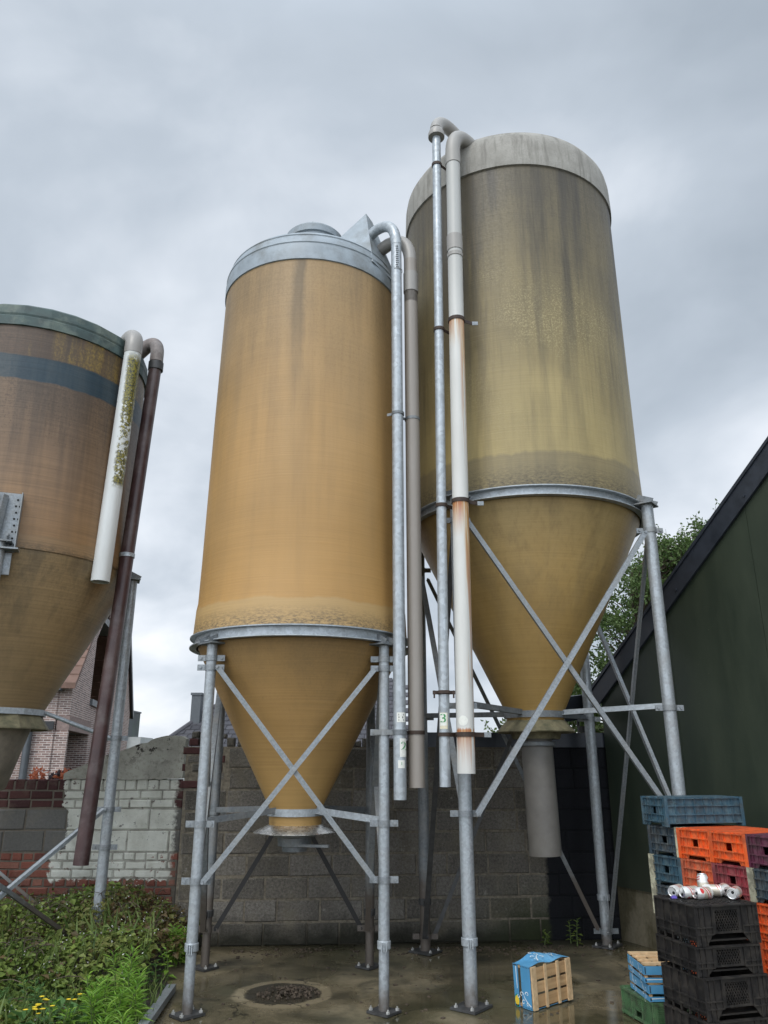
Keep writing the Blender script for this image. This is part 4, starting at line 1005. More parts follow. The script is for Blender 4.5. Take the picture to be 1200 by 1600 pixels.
# green crate on the ground
def green_crate():
    mb = MB(); W_, L_, H_ = .26, .42, .16; w, l, t = W_ / 2, L_ / 2, .010
    for s in (-1, 1):
        x0 = -w if s < 0 else w - t; fx0 = x0 - (.008 if s < 0 else -t); fx1 = x0 + (0 if s < 0 else t + .008)
        mb.bx(x0, x0 + t, -l, -.04, .02, H_); mb.bx(x0, x0 + t, .04, l, .02, H_); mb.bx(x0, x0 + t, -.04, .04, .06, H_); mb.bx(x0, x0 + t, -l, -.08, 0, .02); mb.bx(x0, x0 + t, .08, l, 0, .02)
        for z in (H_ - .008, .018): mb.bx(fx0 - .003, fx1, -l, l, z - .008, z + .008)
        for k in range(11):
            z = .04 + k * .0105
            for (a_, b_) in ((-l + .03, -.075), (-.062, .062), (.075, l - .03)):
                if z < .07 and a_ == -.062: continue
                mb.bx(fx0 + .003 * (s < 0), fx1 - .003 * (s > 0), a_, b_, z - .0022, z + .0022)
        for y in (-l + .012, -.068, .068, l - .012): mb.bx(fx0, fx1, y - .006, y + .006, 0, H_)
        y0 = -l if s < 0 else l - t; mb.bx(-w + t, w - t, y0, y0 + t, .0, H_)
        for k in range(12): mb.bx(-w + .02, w - .02, y0 - (.005 if s < 0 else -t), y0 + (0 if s < 0 else t + .005), .03 + k * .01 - .002, .03 + k * .01 + .002)
    mb.bx(-w + t, w - t, -l + t, l - t, .01, .018)
    for k in range(9): mb.bx(-w + t, w - t, -l + .03 + k * .045 - .01, -l + .03 + k * .045 + .01, H_ - .012, H_ - .006)
    return mb.build('green_crate', M['green_crate'], smooth=False)
o = green_crate(); gth = R(12); gc = Vector((1.62, 6.0, 0)) + Matrix.Rotation(gth, 3, 'Z') @ Vector((.13, -.21, 0)); o.location = gc; o.rotation_euler = (0, 0, gth)
tag(o, 'slatted green plastic crate on the ground under two blue fruit boxes', 'crate')

# ------------------------------------------------------------------ fruit boxes
def scroll(mb, f, ox, oy, sc, mi, seed=0):
    """white tendrils printed on a panel; f(u, v) -> point on the panel"""
    def ribbon(pts, w):
        vs = []; n = len(pts)
        for i, (u, v_) in enumerate(pts):
            a_, b_ = pts[max(0, i - 1)], pts[min(n - 1, i + 1)]; dx, dy = b_[0] - a_[0], b_[1] - a_[1]; ll = math.hypot(dx, dy) or 1
            ww = w * (1 - .6 * i / n); vs += [f(u - dy / ll * ww, v_ + dx / ll * ww), f(u + dy / ll * ww, v_ - dx / ll * ww)]
        mb.add(vs, [(2 * i, 2 * i + 1, 2 * i + 3, 2 * i + 2) for i in range(n - 1)], mi)
    def spiral(u, v_, r, a0, turns, hand): return [(u + r * (1 - t) * math.cos(a0 + hand * t * turns * 6.28) , v_ + r * (1 - t) * math.sin(a0 + hand * t * turns * 6.28)) for t in [k / 22 for k in range(20)]]
    q = lambda u, v_: (ox + u * sc, oy + v_ * sc)
    ribbon([q(.1 + .5 * t, .02 + .9 * t - .35 * t * t) for t in [k / 10 for k in range(11)]], .035 * sc)
    for (u, v_, r, a0, tr, h) in ((.62, .75, .16, -1.6, 1.2, 1), (.22, .62, .14, -.6, 1.2, 1), (.70, .30, .15, 1.8, 1.1, -1), (.15, .28, .11, -.8, 1.1, 1), (.5, 1.05, .13, -1.5, 1.1, -1)):
        ribbon([(ox + x * sc, oy + y * sc) for x, y in spiral(u, v_, r, a0, tr, h)], .024 * sc)
def fruit_box(label, Lx=.40, Wy=.30, Hz=.17, bulge=False):
    root = empty('fruit_box', (0, 0, 0)); tag(root, label, 'fruit box', 'blue printed wooden fruit boxes'); l, w = Lx / 2, Wy / 2
    b = MB()
    for k in range(3):
        y = -w + .012 + (Wy - .024) * (k + .5) / 3; bw_ = (Wy - .024) / 3 - .015; b.bx(-l + .004, l - .004, y - bw_ / 2 - (.008 if k == 0 else 0), y + bw_ / 2 + (.008 if k == 2 else 0), .006, .010)
    for x in (-l + .014, -l + .036, -l * .30, l * .32, l - .040, l - .014): b.bx(x - .0105, x + .0105, -w, w, -.005, .0058, 1)
    b.build('bottom_slats', [M['wood'], M['wood_pale']], root, smooth=False)
    cp = MB()
    for sx in (-1, 1):
        for sy in (-1, 1): cp.bx(sx * l - .024 * (sx > 0) + .005 * (sx < 0), sx * l + .024 * (sx < 0) - .005 * (sx > 0), sy * w - .022 * (sy > 0) + .005 * (sy < 0), sy * w + .022 * (sy < 0) - .005 * (sy > 0), .011, Hz + .004)
    cp.build('corner_posts', M['wood'], root, smooth=False)
    zb = (.011, Hz * .58), (Hz * .74, Hz)
    for s in (-1, 1):
        p = MB()
        for i, (z0, z1) in enumerate(zb):
            p.bx(s * l - .002, s * l + .002, -w, w, z0, z1, 0); p.bx(s * (l - .0045) - .002, s * (l - .0045) + .002, -w + .003, w - .003, z0 + .001, z1 - .001, 5)
            e = s * (l + .0028)
            for k in range(6):
                for zz in (-w + .008, w - .008): p.bx(e - .0004, e + .0004, zz - .004, zz + .004, z0 + .008 + (z1 - z0 - .016) * k / 5 - .0022, z0 + .008 + (z1 - z0 - .016) * k / 5 + .0022, 4)
        e = s * (l + .0026)
        scroll(p, lambda u, v_: (e, w - u, .011 + v_), .01, .004, .115, 1)
        n = 16; vs = [(e, .095 + .030 * math.cos(k * 6.2832 / n), (zb[1][0] + zb[1][1]) / 2 + .020 * math.sin(k * 6.2832 / n)) for k in range(n)]; p.add(vs, [tuple(range(n))], 2)
        vs = [(e - s * .0003, .095 + .040 * math.cos(k * 6.2832 / n), (zb[1][0] + zb[1][1]) / 2 + .0235 * math.sin(k * 6.2832 / n)) for k in range(n)]; p.add(vs, [tuple(range(n))], 3)
        p.add([(e, -.12, Hz * .82), (e, .02, Hz * .80), (e, .02, Hz * .83), (e, -.12, Hz * .86)], [(0, 1, 2, 3)], 1)
        p.build('end_panel', [M['blue_card'], M['white_print'], M['yellow_print'], M['teal_print'], M['black_print'], M['wood_in']], root, smooth=False, fix=False)
        p = MB()
        for i, (z0, z1) in enumerate(zb):
            if bulge and s < 0:
                if i: continue
                n = 14; vs = []
                for k in range(n + 1):
                    for j in range(5):
                        u = k / n; x = -l + Lx * u; z = .011 + (Hz - .02) * j / 4; vs.append((x, -w - .030 * math.sin(math.pi * u) * (.35 + .65 * j / 4) - .012 * math.sin(9 * u + j) * math.sin(math.pi * u), z))
                fs = [(k * 5 + j, k * 5 + j + 1, (k + 1) * 5 + j + 1, (k + 1) * 5 + j) for k in range(n) for j in range(4)]; p.add(vs, fs, 0)
                scroll(p, lambda u, v_: (-l + u, -w - .034 * math.sin(math.pi * min(1, max(0, u / Lx))) * (.35 + .65 * min(1, v_ / Hz)) - .010, .011 + v_), .10, .02, .12, 1); scroll(p, lambda u, v_: (-l + u, -w - .030 * math.sin(math.pi * min(1, max(0, u / Lx))) * .8 - .008, .011 + v_), .24, .01, .11, 1)
            else: p.bx(-l + .0022, l - .0022, s * w - .002, s * w + .002, z0, z1, 0); p.bx(-l + .006, l - .006, s * (w - .0045) - .002, s * (w - .0045) + .002, z0 + .001, z1 - .001, 2)
        e = s * (w + .0026)
        if not (bulge and s < 0): scroll(p, lambda u, v_: (s * (-l + .02 + u), e, .013 + v_), .02, .0, .10, 1); scroll(p, lambda u, v_: (s * (-l + .02 + u), e, .013 + v_), .20, .0, .095, 1)
        p.build('side_panel', [M['blue_card'], M['white_print'], M['wood_in']], root, smooth=False, fix=False)
    return root
fb = fruit_box('blue fruit box lying on its side in the yard, slatted bottom showing', Wy=.262, bulge=True)
e1 = Vector((.81, .585, 0)).normalized(); e3 = Vector((-e1.y, e1.x, 0)); e2 = Vector((0, 0, -1))
tilt = Matrix.Rotation(R(-2.0), 3, e3)
m4 = Matrix((e1, e2, e3)).transposed(); m4 = (tilt @ m4).to_4x4()
org = Vector((1.01, 6.0, .0)) + e1 * .2 + Vector((0, 0, .142)); m4.translation = org; fb.matrix_world = m4
for k, (lab, z, rz_, off) in enumerate((('upturned blue fruit box lying directly on the green crate', .327, 3, 0.0), ('upturned blue fruit box on top of the pair on the green crate', .468, 0, -.012))):
    f2 = fruit_box(lab, .34, .26, .103); p = Vector((1.675 + .13 + off, 5.60 + .17 + off * .6, 0))
    f2.rotation_euler = (math.pi, 0, R(rz_ + 90)); f2.location = (p.x, p.y, .161 + .107 * (k + 1))

# steel channel lying by the weeds
ch = MB(); ch.bar((-1.45, 5.25, .10), (-1.57, 6.5, .045), .062, .005); ch.bar((-1.422, 5.25, .08), (-1.542, 6.5, .022), .005, .045); ch.bar((-1.478, 5.25, .08), (-1.598, 6.5, .022), .005, .045)
o = ch.build('steel_channel', M['galv_clamp'], smooth=False); tag(o, 'grey steel channel lying on the ground beside the weeds', 'metal channel')

# spilled feed under the tan silo
rnd = random.Random(8); mb = MB()
for k in range(240):
    a_ = rnd.uniform(0, 6.28); r_ = .2 * rnd.random() ** .8; h_ = .035 * (1 - (r_ / .2) ** 2) * rnd.random(); s_ = rnd.uniform(.005, .017)
    mb.box((-.70 + r_ * math.cos(a_) * 1.15, 6.44 + r_ * math.sin(a_) * .8, h_ + s_ * .4), (s_, s_ * rnd.uniform(.6, 1.3), s_ * .8), 0, Matrix.Rotation(rnd.uniform(0, 3), 3, Vector((rnd.random(), rnd.random(), rnd.random() + .1)).normalized()))
o = mb.build('spilled_feed', M['crumb'], smooth=False); tag(o, 'small dark heap of spilled feed inside the pale ring stain', 'spilled feed', kind='stuff')
mb = MB()
for k in range(750):
    x, y = rnd.uniform(-1.4, 2.2), rnd.uniform(5.3, 7.95)
    if rnd.random() < .55: y = 7.9 - abs(rnd.gauss(0, .18)) + x * .05
    s_ = .004 + .026 * rnd.random() ** 2; mb.box((x, y, s_ * .15), (s_, s_ * .7, s_ * .3), 0, Matrix.Rotation(rnd.uniform(0, 3), 3, 'Z'))
o = mb.build('yard_debris', M['crumb'], smooth=False); tag(o, 'scattered crumbs and dead leaves littering the concrete', 'litter', kind='stuff')

# ------------------------------------------------------------------ vegetation
def leaf(mb, p, d, n, L_, W_, mi=0, fold=.25):
    """folded pointed leaf from p along d"""
    d = d.normalized(); s = d.cross(n); s = s.normalized() if s.length > 1e-3 else Vector((1, 0, 0)); u = s.cross(d)
    m_ = p + d * L_ * .5 - u * W_ * fold * .3; t_ = p + d * L_ - u * L_ * .12
    mb.add([p, m_ + s * W_ * .5 + u * W_ * fold, t_, m_ - s * W_ * .5 + u * W_ * fold], [(0, 1, 2), (0, 2, 3)], mi)
def rv(r): 
    while True:
        v_ = Vector((r.uniform(-1, 1), r.uniform(-1, 1), r.uniform(-1, 1)))
        if .05 < v_.length < 1: return v_.normalized()
def bh(x, y):
    """height of the bramble mass"""
    h = .14 + .31 * max(0, min(1, (y - 5.9) / 1.3))
    h *= 1 if x < -2.3 else max(.12, 1 - (x + 2.3) / .72 * .55)
    return h + .06 * math.sin(x * 4.1 + y * 2.3) + .05 * math.sin(y * 5.3 - x * 2.2)
rnd = random.Random(21); mb = MB()
for k in range(24000):
    y = rnd.uniform(4.9, 8.15); x = rnd.uniform(-4.6, -1.78 + (.12 if y > 7 else 0))
    if y < 5.9 and x > -1.85: continue
    h = bh(x, y); z = h * (1 - .55 * rnd.random() ** 2) + rnd.uniform(-.03, .04)
    if z < .01: z = .02
    nz = Vector((rnd.gauss(0, .5), rnd.gauss(-.25, .5), 1)); d = rv(rnd); d.z = d.z * .4 - .1
    dry = x > -2.35 and y > 6.9 and rnd.random() < .6 or rnd.random() < .06
    s_ = rnd.uniform(.016, .036) if rnd.random() < .7 else rnd.uniform(.036, .066); leaf(mb, Vector((x, y, z)), d, nz, s_ * 1.25, s_ * .85, 1 if dry else 0)
for k in range(420):
    y = rnd.uniform(5.2, 8.0); x = rnd.uniform(-4.3, -1.75); p = Vector((x, y, bh(x, y) + rnd.uniform(0, .04)))
    for q in range(3): leaf(mb, p, rv(rnd), Vector((0, 0, 1)), .009, .008, 2)
for k in range(420):    # grass and seedling blades pushing up through the thicket
    x, y = rnd.uniform(-3.2, -1.8), 5.0 + 2.4 * rnd.random() ** 1.8; h = bh(x, y)
    leaf(mb, Vector((x, y, h * .6)), Vector((rnd.gauss(0, .35), rnd.gauss(0, .35), 1)), rv(rnd), h * .45 + rnd.uniform(.04, .16), .009, 4)
for k in range(240):    # arching canes
    x, y = rnd.uniform(-4.3, -1.9), rnd.uniform(5.6, 8.0); h = bh(x, y); d = rv(rnd) * .3
    pts = [Vector((x, y, 0)) + Vector((d.x * t, d.y * t, (h + .05) * math.sin(min(t, 1) * 2.0))) for t in (0, .3, .6, .9, 1.15)]; mb.tube(pts, .003, 4, 3, False)
o = mb.build('brambles', [M['bramble'], M['bramble_dry'], M['petal_w'], M['bark'], M['grass']], smooth=False, fix=False); tag(o, 'low bramble thicket with tiny white flowers filling the lower left', 'brambles', kind='stuff')
mb = MB()
for k in range(3200):
    x, y = rnd.uniform(-2.9, -1.34), rnd.uniform(4.3, 6.6)
    if x > -1.30 - .135 * (y - 4.3) - rnd.uniform(.0, .12): continue
    h = rnd.uniform(.05, .19); d = Vector((rnd.gauss(0, .3), rnd.gauss(0, .3), 1)).normalized()
    leaf(mb, Vector((x, y, 0)), d, rv(rnd), h, .007)
o = mb.build('grass', M['grass'], smooth=False, fix=False); tag(o, 'short rough grass along the weedy edge of the concrete', 'grass', kind='stuff')

def weed(loc, h, seed, n=26, L_=.11, W_=.016, m='weed', lean=(0, 0), name='tall_weed', label='', stems=1, flower=None, cat='weed', grp=None, droop=.15):
    r = random.Random(seed); root = empty(name, loc); tag(root, label, cat, grp); st = MB(); lf = MB(); fl_ = MB()
    for s_ in range(stems):
        ox, oy = (r.uniform(-.07, .07), r.uniform(-.07, .07)) if stems > 1 else (0, 0); hh = h * r.uniform(.75, 1.05); lx, ly = lean[0] + r.uniform(-.06, .06), lean[1] + r.uniform(-.06, .06)
        P = lambda t: Vector((ox + lx * t * t, oy + ly * t * t, hh * t))
        st.tube([P(t) for t in (0, .3, .6, 1)], [.006, .005, .004, .002], 6)
        for k in range(n):
            t = .12 + .88 * k / n; a_ = k * 2.4 + r.uniform(-.3, .3); up = -.1 + 1.0 * t * t; d = Vector((math.cos(a_), math.sin(a_), up + r.uniform(-.15, .15)))
            sz = (1.05 - .45 * t) * r.uniform(.8, 1.15); leaf(lf, P(t), d, Vector((0, 0, 1)), L_ * sz, W_ * sz)
        if flower:
            for q in range(3):
                c_ = P(1) + Vector((r.uniform(-.04, .04), r.uniform(-.04, .04), r.uniform(-.02, .05)))
                for k in range(9): a_ = k * .7; leaf(fl_, c_, Vector((math.cos(a_), math.sin(a_), .35)), Vector((0, 0, 1)), .017, .008)
    st.build('stem', M['stem'], root); lf.build('leaves', M[m], root, smooth=False, fix=False)
    if flower: fl_.build('flowers', M[flower], root, smooth=False, fix=False)
    return root
wl = [((-1.72, 5.95, 0), .38, 'tallest bright green weed, its pointed tip above the brambles'), ((-1.64, 5.75, 0), .32, 'bright green weed just right of the tallest one'), ((-1.80, 5.6, 0), .30, 'bright green weed in front of the tallest weed'), ((-1.60, 5.45, 0), .28, 'bright green weed low beside the steel channel'), ((-1.70, 5.3, 0), .28, 'bright green weed at the bottom edge, middle of its group'), ((-1.58, 5.2, 0), .20, 'short bright green weed at the bottom edge by the steel channel'), ((-1.76, 7.3, 0), .30, 'bright green weed at the foot of the wall beside the silo leg')]
for k, (p, h, lab) in enumerate(wl): weed(p, h, k + 40, n=38, L_=.13, W_=.017, label=lab, stems=4, grp='bright green weeds')
weed((-1.70, 6.55, 0), .2, 61, n=9, L_=.085, W_=.05, m='dock', label='small broad-leaved weed at the concrete edge near the steel channel', stems=2)
weed((-1.74, 6.85, 0), .22, 62, n=10, L_=.08, W_=.045, m='weed', label='small leafy weed between the brambles and the left silo leg', stems=2)
yl = [((-1.84, 5.15, 0), .32, 'yellow-flowered weed beside the bright green weeds'), ((-1.97, 5.1, 0), .28, 'yellow-flowered weed in the middle of the yellow flowers'), ((-2.02, 5.0, 0), .26, 'low yellow-flowered weed near the bottom edge'), ((-2.16, 5.0, 0), .24, 'leftmost yellow-flowered weed, low in the corner')]
for k, (p, h, lab) in enumerate(yl): weed(p, h, k + 80, n=12, L_=.07, W_=.022, m='dock', label=lab, stems=2, flower='petal_y', cat='wildflower', grp='yellow-flowered weeds')
dk = [((-2.10, 5.25, .0), 'broad-leaved dock plant at the lower left, among yellow flowers'), ((-1.80, 5.4, .0), 'broad-leaved dock plant behind the yellow flowers'), ((-2.0, 5.45, 0), 'broad-leaved dock with upright leaves in the brambles edge')]
for k, (p, h, lab) in enumerate((((-2.2, 5.55, 0), .34, 'leafy green weed behind the leftmost yellow flowers'), ((-1.9, 5.75, 0), .30, 'leafy green weed at the back left of the bright feathery weeds'), ((-2.35, 5.35, 0), .30, 'leafy green weed nearest the left edge, in front of the brambles'), ((-1.95, 5.3, 0), .26, 'low leafy green weed right among the yellow flowers'))): weed(p, h, k + 140, n=22, L_=.075, W_=.034, m='weed' if k % 2 else 'dock', label=lab, stems=4, grp='leafy green weeds among the brambles')
for k, (p, lab) in enumerate(dk): weed(p, .2, k + 90, n=8, L_=.19, W_=.085, m='dock', label=lab, stems=2, cat='dock plant', grp='dock plants', name='dock_plant')
weed((1.78, 8.02, 0), .22, 120, n=14, L_=.07, W_=.04, m='bramble', label='small ivy seedling at the foot of the black wall end', stems=2, cat='seedling', name='wall_seedling')
weed((1.55, 8.02, 0), .12, 121, n=9, L_=.06, W_=.03, m='bramble', label='tiny weed at the mossy wall foot behind the discharge sock', stems=2, cat='seedling', name='wall_seedling')

# red-leaved shrub behind the brick wall
def shrub(loc, name, label, cat, n, rad, m1, m2, size, seed):
    r = random.Random(seed); root = empty(name, loc); tag(root, label, cat); lf = MB(); st = MB()
    for c_ in range(7):
        cc = Vector((r.uniform(-rad, rad), r.uniform(-rad, rad) * .6, rad * r.uniform(.5, 1.0))); st.tube([(0, 0, -loc[2]), (cc.x * .5, cc.y * .5, cc.z * .4), tuple(cc)], [.02, .012, .005], 6)
        for k in range(n // 7):
            p = cc + rv(r) * rad * .45 * r.random() ** .5; leaf(lf, p, rv(r), rv(r), size * r.uniform(.7, 1.2), size * .7, 1 if (abs(cc.x) < rad * .35 and r.random() < .8) else 0)
    st.build('branches', M['bark'], root); lf.build('leaves', [M[m1], M[m2]], root, smooth=False, fix=False)
shrub((-3.55, 8.75, 1.25), 'red_leaved_shrub', 'orange-red leaved shrub showing above the dark brick wall', 'shrub', 620, .23, 'red_leaf', 'dark_leaf', .05, 5)
shrub((-2.72, 8.62, 1.45), 'green_shrub', 'green leafy shrub peeping out behind the brown pipe', 'shrub', 220, .14, 'weed', 'dock', .05, 6)

def tree(loc, H_, crown, seed, label, nclump, nleaf, size, name='birch_tree'):
    """crown: list of (dx, dy, z, rx, rz) lobes; limbs run to clumps inside them"""
    r = random.Random(seed); root = empty(name, loc); tag(root, label, 'tree'); tr = MB(); lf = MB()
    tr.tube([(0, 0, 0), (.05, 0, H_ * .3), (-.04, .05, H_ * .6), (0, 0, H_ * .92)], [.16, .12, .07, .015], 10)
    for k in range(nclump):
        dx, dy, z, rx, rz_ = crown[r.randrange(len(crown))]; v_ = rv(r) * r.random() ** .4
        c_ = Vector((dx + v_.x * rx, dy + v_.y * rx, z + v_.z * rz_)); s0 = Vector((0, 0, max(.8, c_.z - r.uniform(.5, 1.2))))
        tr.tube([s0, (s0 + c_) / 2 + Vector((0, 0, .12)), c_], [.018, .010, .004], 5)
        cr = r.uniform(.16, .34)
        for q in range(nleaf):
            w_ = rv(r) * cr * r.random() ** .5; w_.z *= .7; d = rv(r); d.z -= .3; leaf(lf, c_ + w_, d, rv(r), size * r.uniform(.7, 1.3), size * .62, 0)
        # feathery twig tips
        tip = c_ + (v_ + Vector((0, 0, .5))).normalized() * r.uniform(.25, .6); tr.tube([c_, tip], [.006, .002], 4)
        for q in range(16): t = q / 16; leaf(lf, c_.lerp(tip, t) + rv(r) * .04, rv(r), rv(r), size, size * .6, 0)
    tr.build('trunk', M['bark'], root); lf.build('crown', M['tree_leaf'], root, smooth=False, fix=False)
tree((4.35, 13.2, 0), 5.2, [(0, 0, 3.2, 1.5, 1.0), (.2, 0, 4.2, 1.0, .9), (-.9, 0, 2.6, 1.0, .8), (.9, .2, 4.6, .8, .8), (1.2, 0, 4.9, .7, .8), (1.5, 0, 4.9, .6, .6), (1.3, 0, 3.8, .9, .8)], 3, 'broad leafy tree behind the green shed roof', 340, 105, .068, 'leafy_tree')
tree((3.3, 15.0, 0), 3.6, [(0, 0, 2.3, 1.3, .9), (-.5, 0, 1.8, 1.0, .7)], 9, 'low bushy tree behind the silo outlet and wall end', 60, 55, .085, 'leafy_tree')

# ------------------------------------------------------------------ houses behind
hd = Vector((-.2, .98, 0)).normalized(); ha = math.atan2(hd.y, hd.x)
hs = empty('brick_house', (-5.54 * 1.5, 21.0, -.8), ha); hs.scale = (1.5, 1.5, 1.5); tag(hs, 'pale brick house with a recessed balcony behind the brown silo', 'house')
# local x runs along the gable, local y into the house (left in the picture)
GL, EH, sl2 = 9.3, 3.0, .80; AP = GL / 2; RH = EH + AP * sl2
def gz(x): return EH + sl2 * (x if x < AP else GL - x)
op1 = (.12, 2.3, .9, 2.15); op2 = (2.0, 4.9, 2.85)     # ground floor opening and balcony recess
gb = MB(); G = lambda u, v_, d_: (u, d_, v_)
def piece(poly): gb.prism(poly, 0, .22, G)
piece([(0, 0), (op1[0], 0), (op1[0], 2.15), (0, 2.15)]); piece([(op1[0], 0), (op1[1], 0), (op1[1], .9), (op1[0], .9)]); piece([(op1[1], 0), (GL, 0), (GL, 2.15), (op1[1], 2.15)])
piece([(0, 2.40), (GL, 2.40), (GL, op2[2]), (0, op2[2])]); piece([(2.4, 2.152), (GL, 2.152), (GL, 2.398), (2.4, 2.398)])
piece([(0, op2[2]), (op2[0], op2[2]), (op2[0], gz(op2[0])), (0, EH)])
piece([(op2[1], op2[2]), (GL, op2[2]), (GL, EH), (op2[1], gz(op2[1]))])
piece([(op2[0], gz(op2[0]) - .55), (AP, gz(AP) - .85), (op2[1], gz(op2[1]) - .55), (op2[1], gz(op2[1])), (AP, gz(AP)), (op2[0], gz(op2[0]))])
gb.build('gable_wall', M['hbrick'], hs, smooth=False)
MB().bx(-.002, .22, .222, 9, 0, EH).build('front_wall', M['hbrick'], hs, smooth=False)
MB().bx(-.25, .0, 1.05, 1.6, 0, 2.6).bx(-.03, -.002, .222, .42, 0, EH).build('brick_pier', M['hbrick'], hs, smooth=False)
MB().bx(op2[0] - .02, op2[1] + .02, 1.3, 1.5, 2.5, 6.0).bx(op2[0] - .2, op2[0] - .02, .222, 1.5, 2.5, 5).build('balcony_back_wall', M['hbrick'], hs, smooth=False)
MB().bx(op2[0], op2[1], -.05, 1.3, 2.72, 2.84).bx(op2[0] + .1, op2[0] + .75, .3, .32, 2.85, 3.2).build('balcony_floor', M['zinc'], hs, smooth=False)
MB().bx(op2[0], op2[1], .02, 1.3, 4.55, 4.7).build('balcony_soffit', M['dark_frame'], hs, smooth=False)
lm = MB()
for k in range(30): lm.bx(.0 + k * .08 + .004, .08 * (k + 1) - .004, -.008, .2, 2.155, 2.395)
lm.build('lintel', M['lintel'], hs, smooth=False)
wn = MB().bx(op1[0], op1[0] + .75, .84, .87, .9, 2.15).build('window', M['glass'], hs, smooth=False)
MB().bx(op1[0], op1[0] + .8, .82, .9, 2.0, 2.15).bx(op1[0] + .7, op1[0] + .78, .82, .9, .9, 2.0).bx(op1[0], op1[0] + .1, .82, .9, .9, 2.0).build('window_frame', M['dark_frame'], wn, smooth=False)
MB().bx(op1[0] - .1, 3.4, .9, 1.0, 0, 2.5).bx(op1[1], op1[1] + .2, .222, .9, 0, 2.15).build('porch_wall', M['hbrick'], hs, smooth=False)
MB().bx(op1[0] - .2, 3.4, .23, 1.0, 2.16, 2.3).bx(op1[0] - .12, op1[0] - .02, .24, .9, 0, 2.15).build('porch_ceiling', M['dark_frame'], hs, smooth=False)
MB().bx(1.0, 1.22, .80, .86, .9, 1.75).build('white_panel', M['pale_wall'], hs, smooth=False)
dp = MB().tube([(-.08, .62, 0), (-.08, .62, 2.55), (-.10, .50, 2.75), (-.16, .34, 2.86)], .065, 12); dp.tube([(-.16, .15, 2.9), (-.16, 8.9, 2.9)], .09, 12); dp.box((-.16, .3, 2.9), (.2, .28, .16)); dp.build('drainpipe', M['zinc'], hs)
rf = MB()
for (xa, xb) in ((-.25, AP), (GL + .25, AP)):
    za, zb = EH + sl2 * -.25 + .12, RH + .12; n = 22
    for k in range(n):
        t0, t1 = k / n, (k + 1) / n + .01
        for q in range(14):
            y0 = -.08 + q * .62; x_a, x_b = xa + (xb - xa) * t0, xa + (xb - xa) * t1; z_a, z_b = za + (zb - za) * t0 + .03, za + (zb - za) * t1
            rf.add([(x_a, y0, z_a), (x_a, y0 + .61, z_a), (x_b, y0 + .61, z_b), (x_b, y0, z_b), (x_a, y0, z_a - .1), (x_a, y0 + .61, z_a - .1), (x_b, y0 + .61, z_b - .1), (x_b, y0, z_b - .1)], [(0, 1, 2, 3), (7, 6, 5, 4), (0, 4, 5, 1), (1, 5, 6, 2), (2, 6, 7, 3), (3, 7, 4, 0)])
rf.build('roof', M['tile_brown'], hs, smooth=False)
MB().bar((GL + .2, -.06, EH - .1), (AP, -.06, RH + .02), .06, .16, 0, up=(0, 0, 1)).build('verge_board', M['dark_frame'], hs, smooth=False)

# tiled roof house, mid background
h2 = empty('tiled_house', (-4.65, 23, 0)); tag(h2, 'house with dark grey tiled roof and small chimney above the wall', 'house')
MB().bx(-1.6, 5.0, .5, 7, 0, 2.05).build('wall', M['pale_wall'], h2, smooth=False)
rt_ = MB(); rnd = random.Random(14); rows = 17
for k in range(rows):
    t0, t1 = k / rows, (k + 1) / rows + .012; z0, z1 = 2.0 + 2.3 * t0 + .03, 2.0 + 2.3 * t1; y0, y1 = 0 + 3.2 * t0, 3.2 * t1; xl = -1.9 + 2.3 * t0
    x = xl
    while x < 5.2:
        w_ = .26; rt_.add([(x, y0, z0), (x + w_ * .94, y0, z0 + .012), (x + w_ * .94, y1, z1), (x, y1, z1 - .01), (x, y0, z0 - .05), (x + w_ * .94, y0, z0 - .04)], [(0, 1, 2, 3), (4, 5, 1, 0)]); x += w_
rt_.add([(-1.9, 0, 1.98), (5.2, 0, 1.98), (5.2, 3.25, 4.28), (.4, 3.25, 4.28), (-1.9, 6.5, 1.98), (5.2, 6.5, 1.98)], [(0, 1, 2, 3), (0, 3, 4), (3, 2, 5, 4)])
rt_.tube([(-1.9, 0, 2.03), (.4, 3.25, 4.35)], .07, 8)
rfo = rt_.build('roof', M['tile_grey'], h2, smooth=False, fix=False)
MB().bx(-1.20, -.92, 1.0, 1.4, 2.6, 3.58).bx(-1.23, -.89, .97, 1.43, 3.58, 3.65).build('chimney', M['zinc'], rfo, smooth=False)
h3 = empty('slate_house', (-14.04, 42.5, -.56)); h3.scale = (1.35, 1.35, 1.35); tag(h3, 'far slate-hung grey gable rising between the brick house and the wall', 'house')
MB().bx(-1.5, .13, 0, 2, 0, 3.6).build('wall', M['slate'], h3, smooth=False); MB().bx(.14, .75, .3, 2, 0, 2.6).build('annexe', M['pale_wall'], h3, smooth=False)
MB().bx(-1.55, .16, -.04, 2.04, 3.6, 3.66).build('roof', M['zinc'], h3, smooth=False)

# ------------------------------------------------------------------ world, sun, camera
SUN_EL, SUN_AZ = 52, 205      # azimuth measured clockwise from +y: behind the camera, a little left
w = bpy.data.worlds.new('World'); scene.world = w; w.use_nodes = True; nt = w.node_tree; nt.nodes.clear()
k = Mat('w', nt); out = k.n('ShaderNodeOutputWorld'); bg = k.n('ShaderNodeBackground'); k.l(bg.outputs[0], out.inputs[0])
sky = k.n('ShaderNodeTexSky'); sky.sky_type = 'NISHITA'; sky.sun_disc = False; sky.sun_elevation = R(SUN_EL); sky.sun_rotation = R(SUN_AZ)
g = k.tc('Generated'); xyz = k.sep(g); x, y, z = xyz
den = k.ma('ADD', k.ma('MAXIMUM', z, 0), .45); cv = k.n('ShaderNodeCombineXYZ'); k.l(k.ma('DIVIDE', x, den), cv.inputs[0]); k.l(k.ma('DIVIDE', y, den), cv.inputs[1])
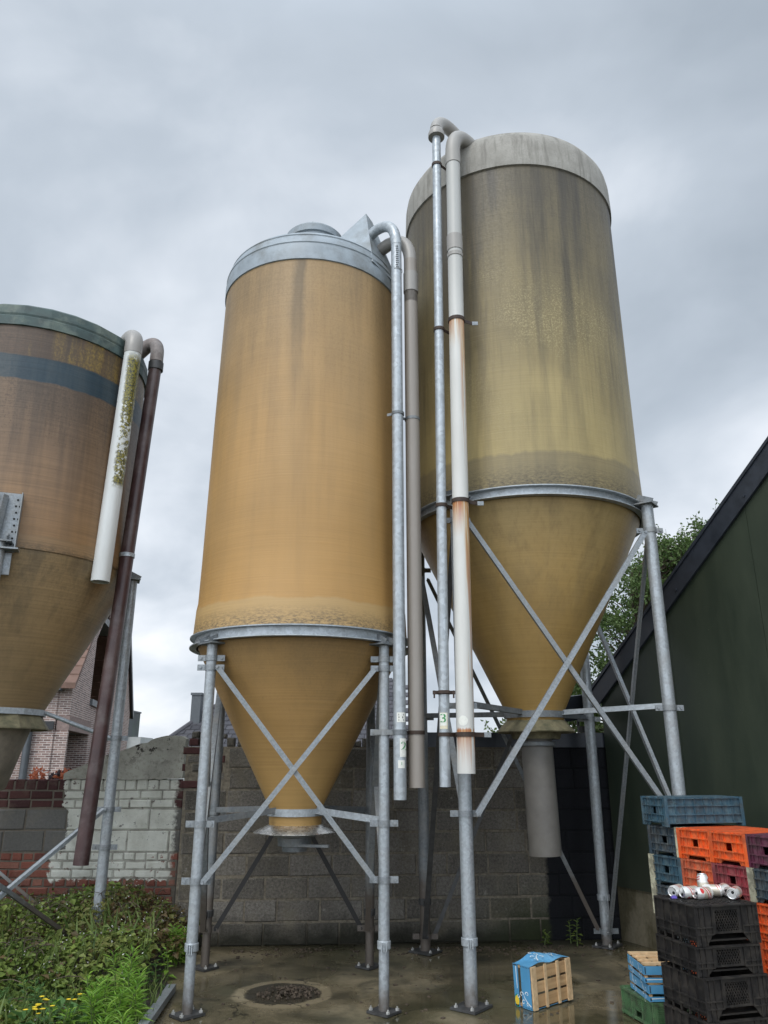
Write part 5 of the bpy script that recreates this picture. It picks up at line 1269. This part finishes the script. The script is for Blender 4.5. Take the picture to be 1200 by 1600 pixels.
n1 = k.noise(1.15, 5, .48, v=cv.outputs[0], dist=.5, loc=(.3, 1.7, 0)); n2 = k.noise(4.2, 5, .55, v=cv.outputs[0], dist=.3, loc=(5, 2, 0))
cl = k.ma('ADD', k.ma('MULTIPLY', n1, .82), k.ma('MULTIPLY', n2, .18))
low = k.rng(z, .75, .05, -.07, .11)
cl = k.ma('ADD', k.ma('ADD', k.ma('MULTIPLY', k.ma('SUBTRACT', cl, .5), 1.6), .5), low)
ccol = k.ramp(cl, [(.28, (4.0, 4.65, 5.4)), (.48, (5.7, 6.4, 7.25)), (.62, (8.2, 8.8, 9.6)), (.80, (11.6, 11.8, 12.2))])
# extra brightness added to the sky overhead and behind the viewer, to light objects
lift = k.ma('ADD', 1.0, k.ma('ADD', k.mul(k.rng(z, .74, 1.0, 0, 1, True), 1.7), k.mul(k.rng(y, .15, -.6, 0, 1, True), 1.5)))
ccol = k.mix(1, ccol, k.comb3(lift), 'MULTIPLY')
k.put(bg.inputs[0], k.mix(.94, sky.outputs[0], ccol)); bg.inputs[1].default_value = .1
sd = bpy.data.lights.new('sun', 'SUN'); sd.energy = 1.5; sd.angle = R(28); sd.color = (1, .96, .9); so = bpy.data.objects.new('sun', sd); C.objects.link(so)
az = R(SUN_AZ); sdir = Vector((math.sin(az) * math.cos(R(SUN_EL)), math.cos(az) * math.cos(R(SUN_EL)), math.sin(R(SUN_EL))))
so.rotation_euler = sdir.to_track_quat('Z', 'Y').to_euler(); so.location = sdir * 30
cd = bpy.data.cameras.new('camera'); co = bpy.data.objects.new('camera', cd); C.objects.link(co); scene.camera = co
cd.sensor_fit = 'VERTICAL'; cd.sensor_height = 32; cd.sensor_width = 24; cd.lens = 24.04; cd.clip_end = 2000; cd.clip_start = .05
co.location = (0, 0, 1.6); co.rotation_euler = (R(90 + 18.1), 0, 0)
vs_ = scene.view_settings; vs_.view_transform = 'Standard'; vs_.look = 'None'; vs_.exposure = 0; vs_.gamma = 1
scene.render.resolution_x, scene.render.resolution_y = 768, 1024
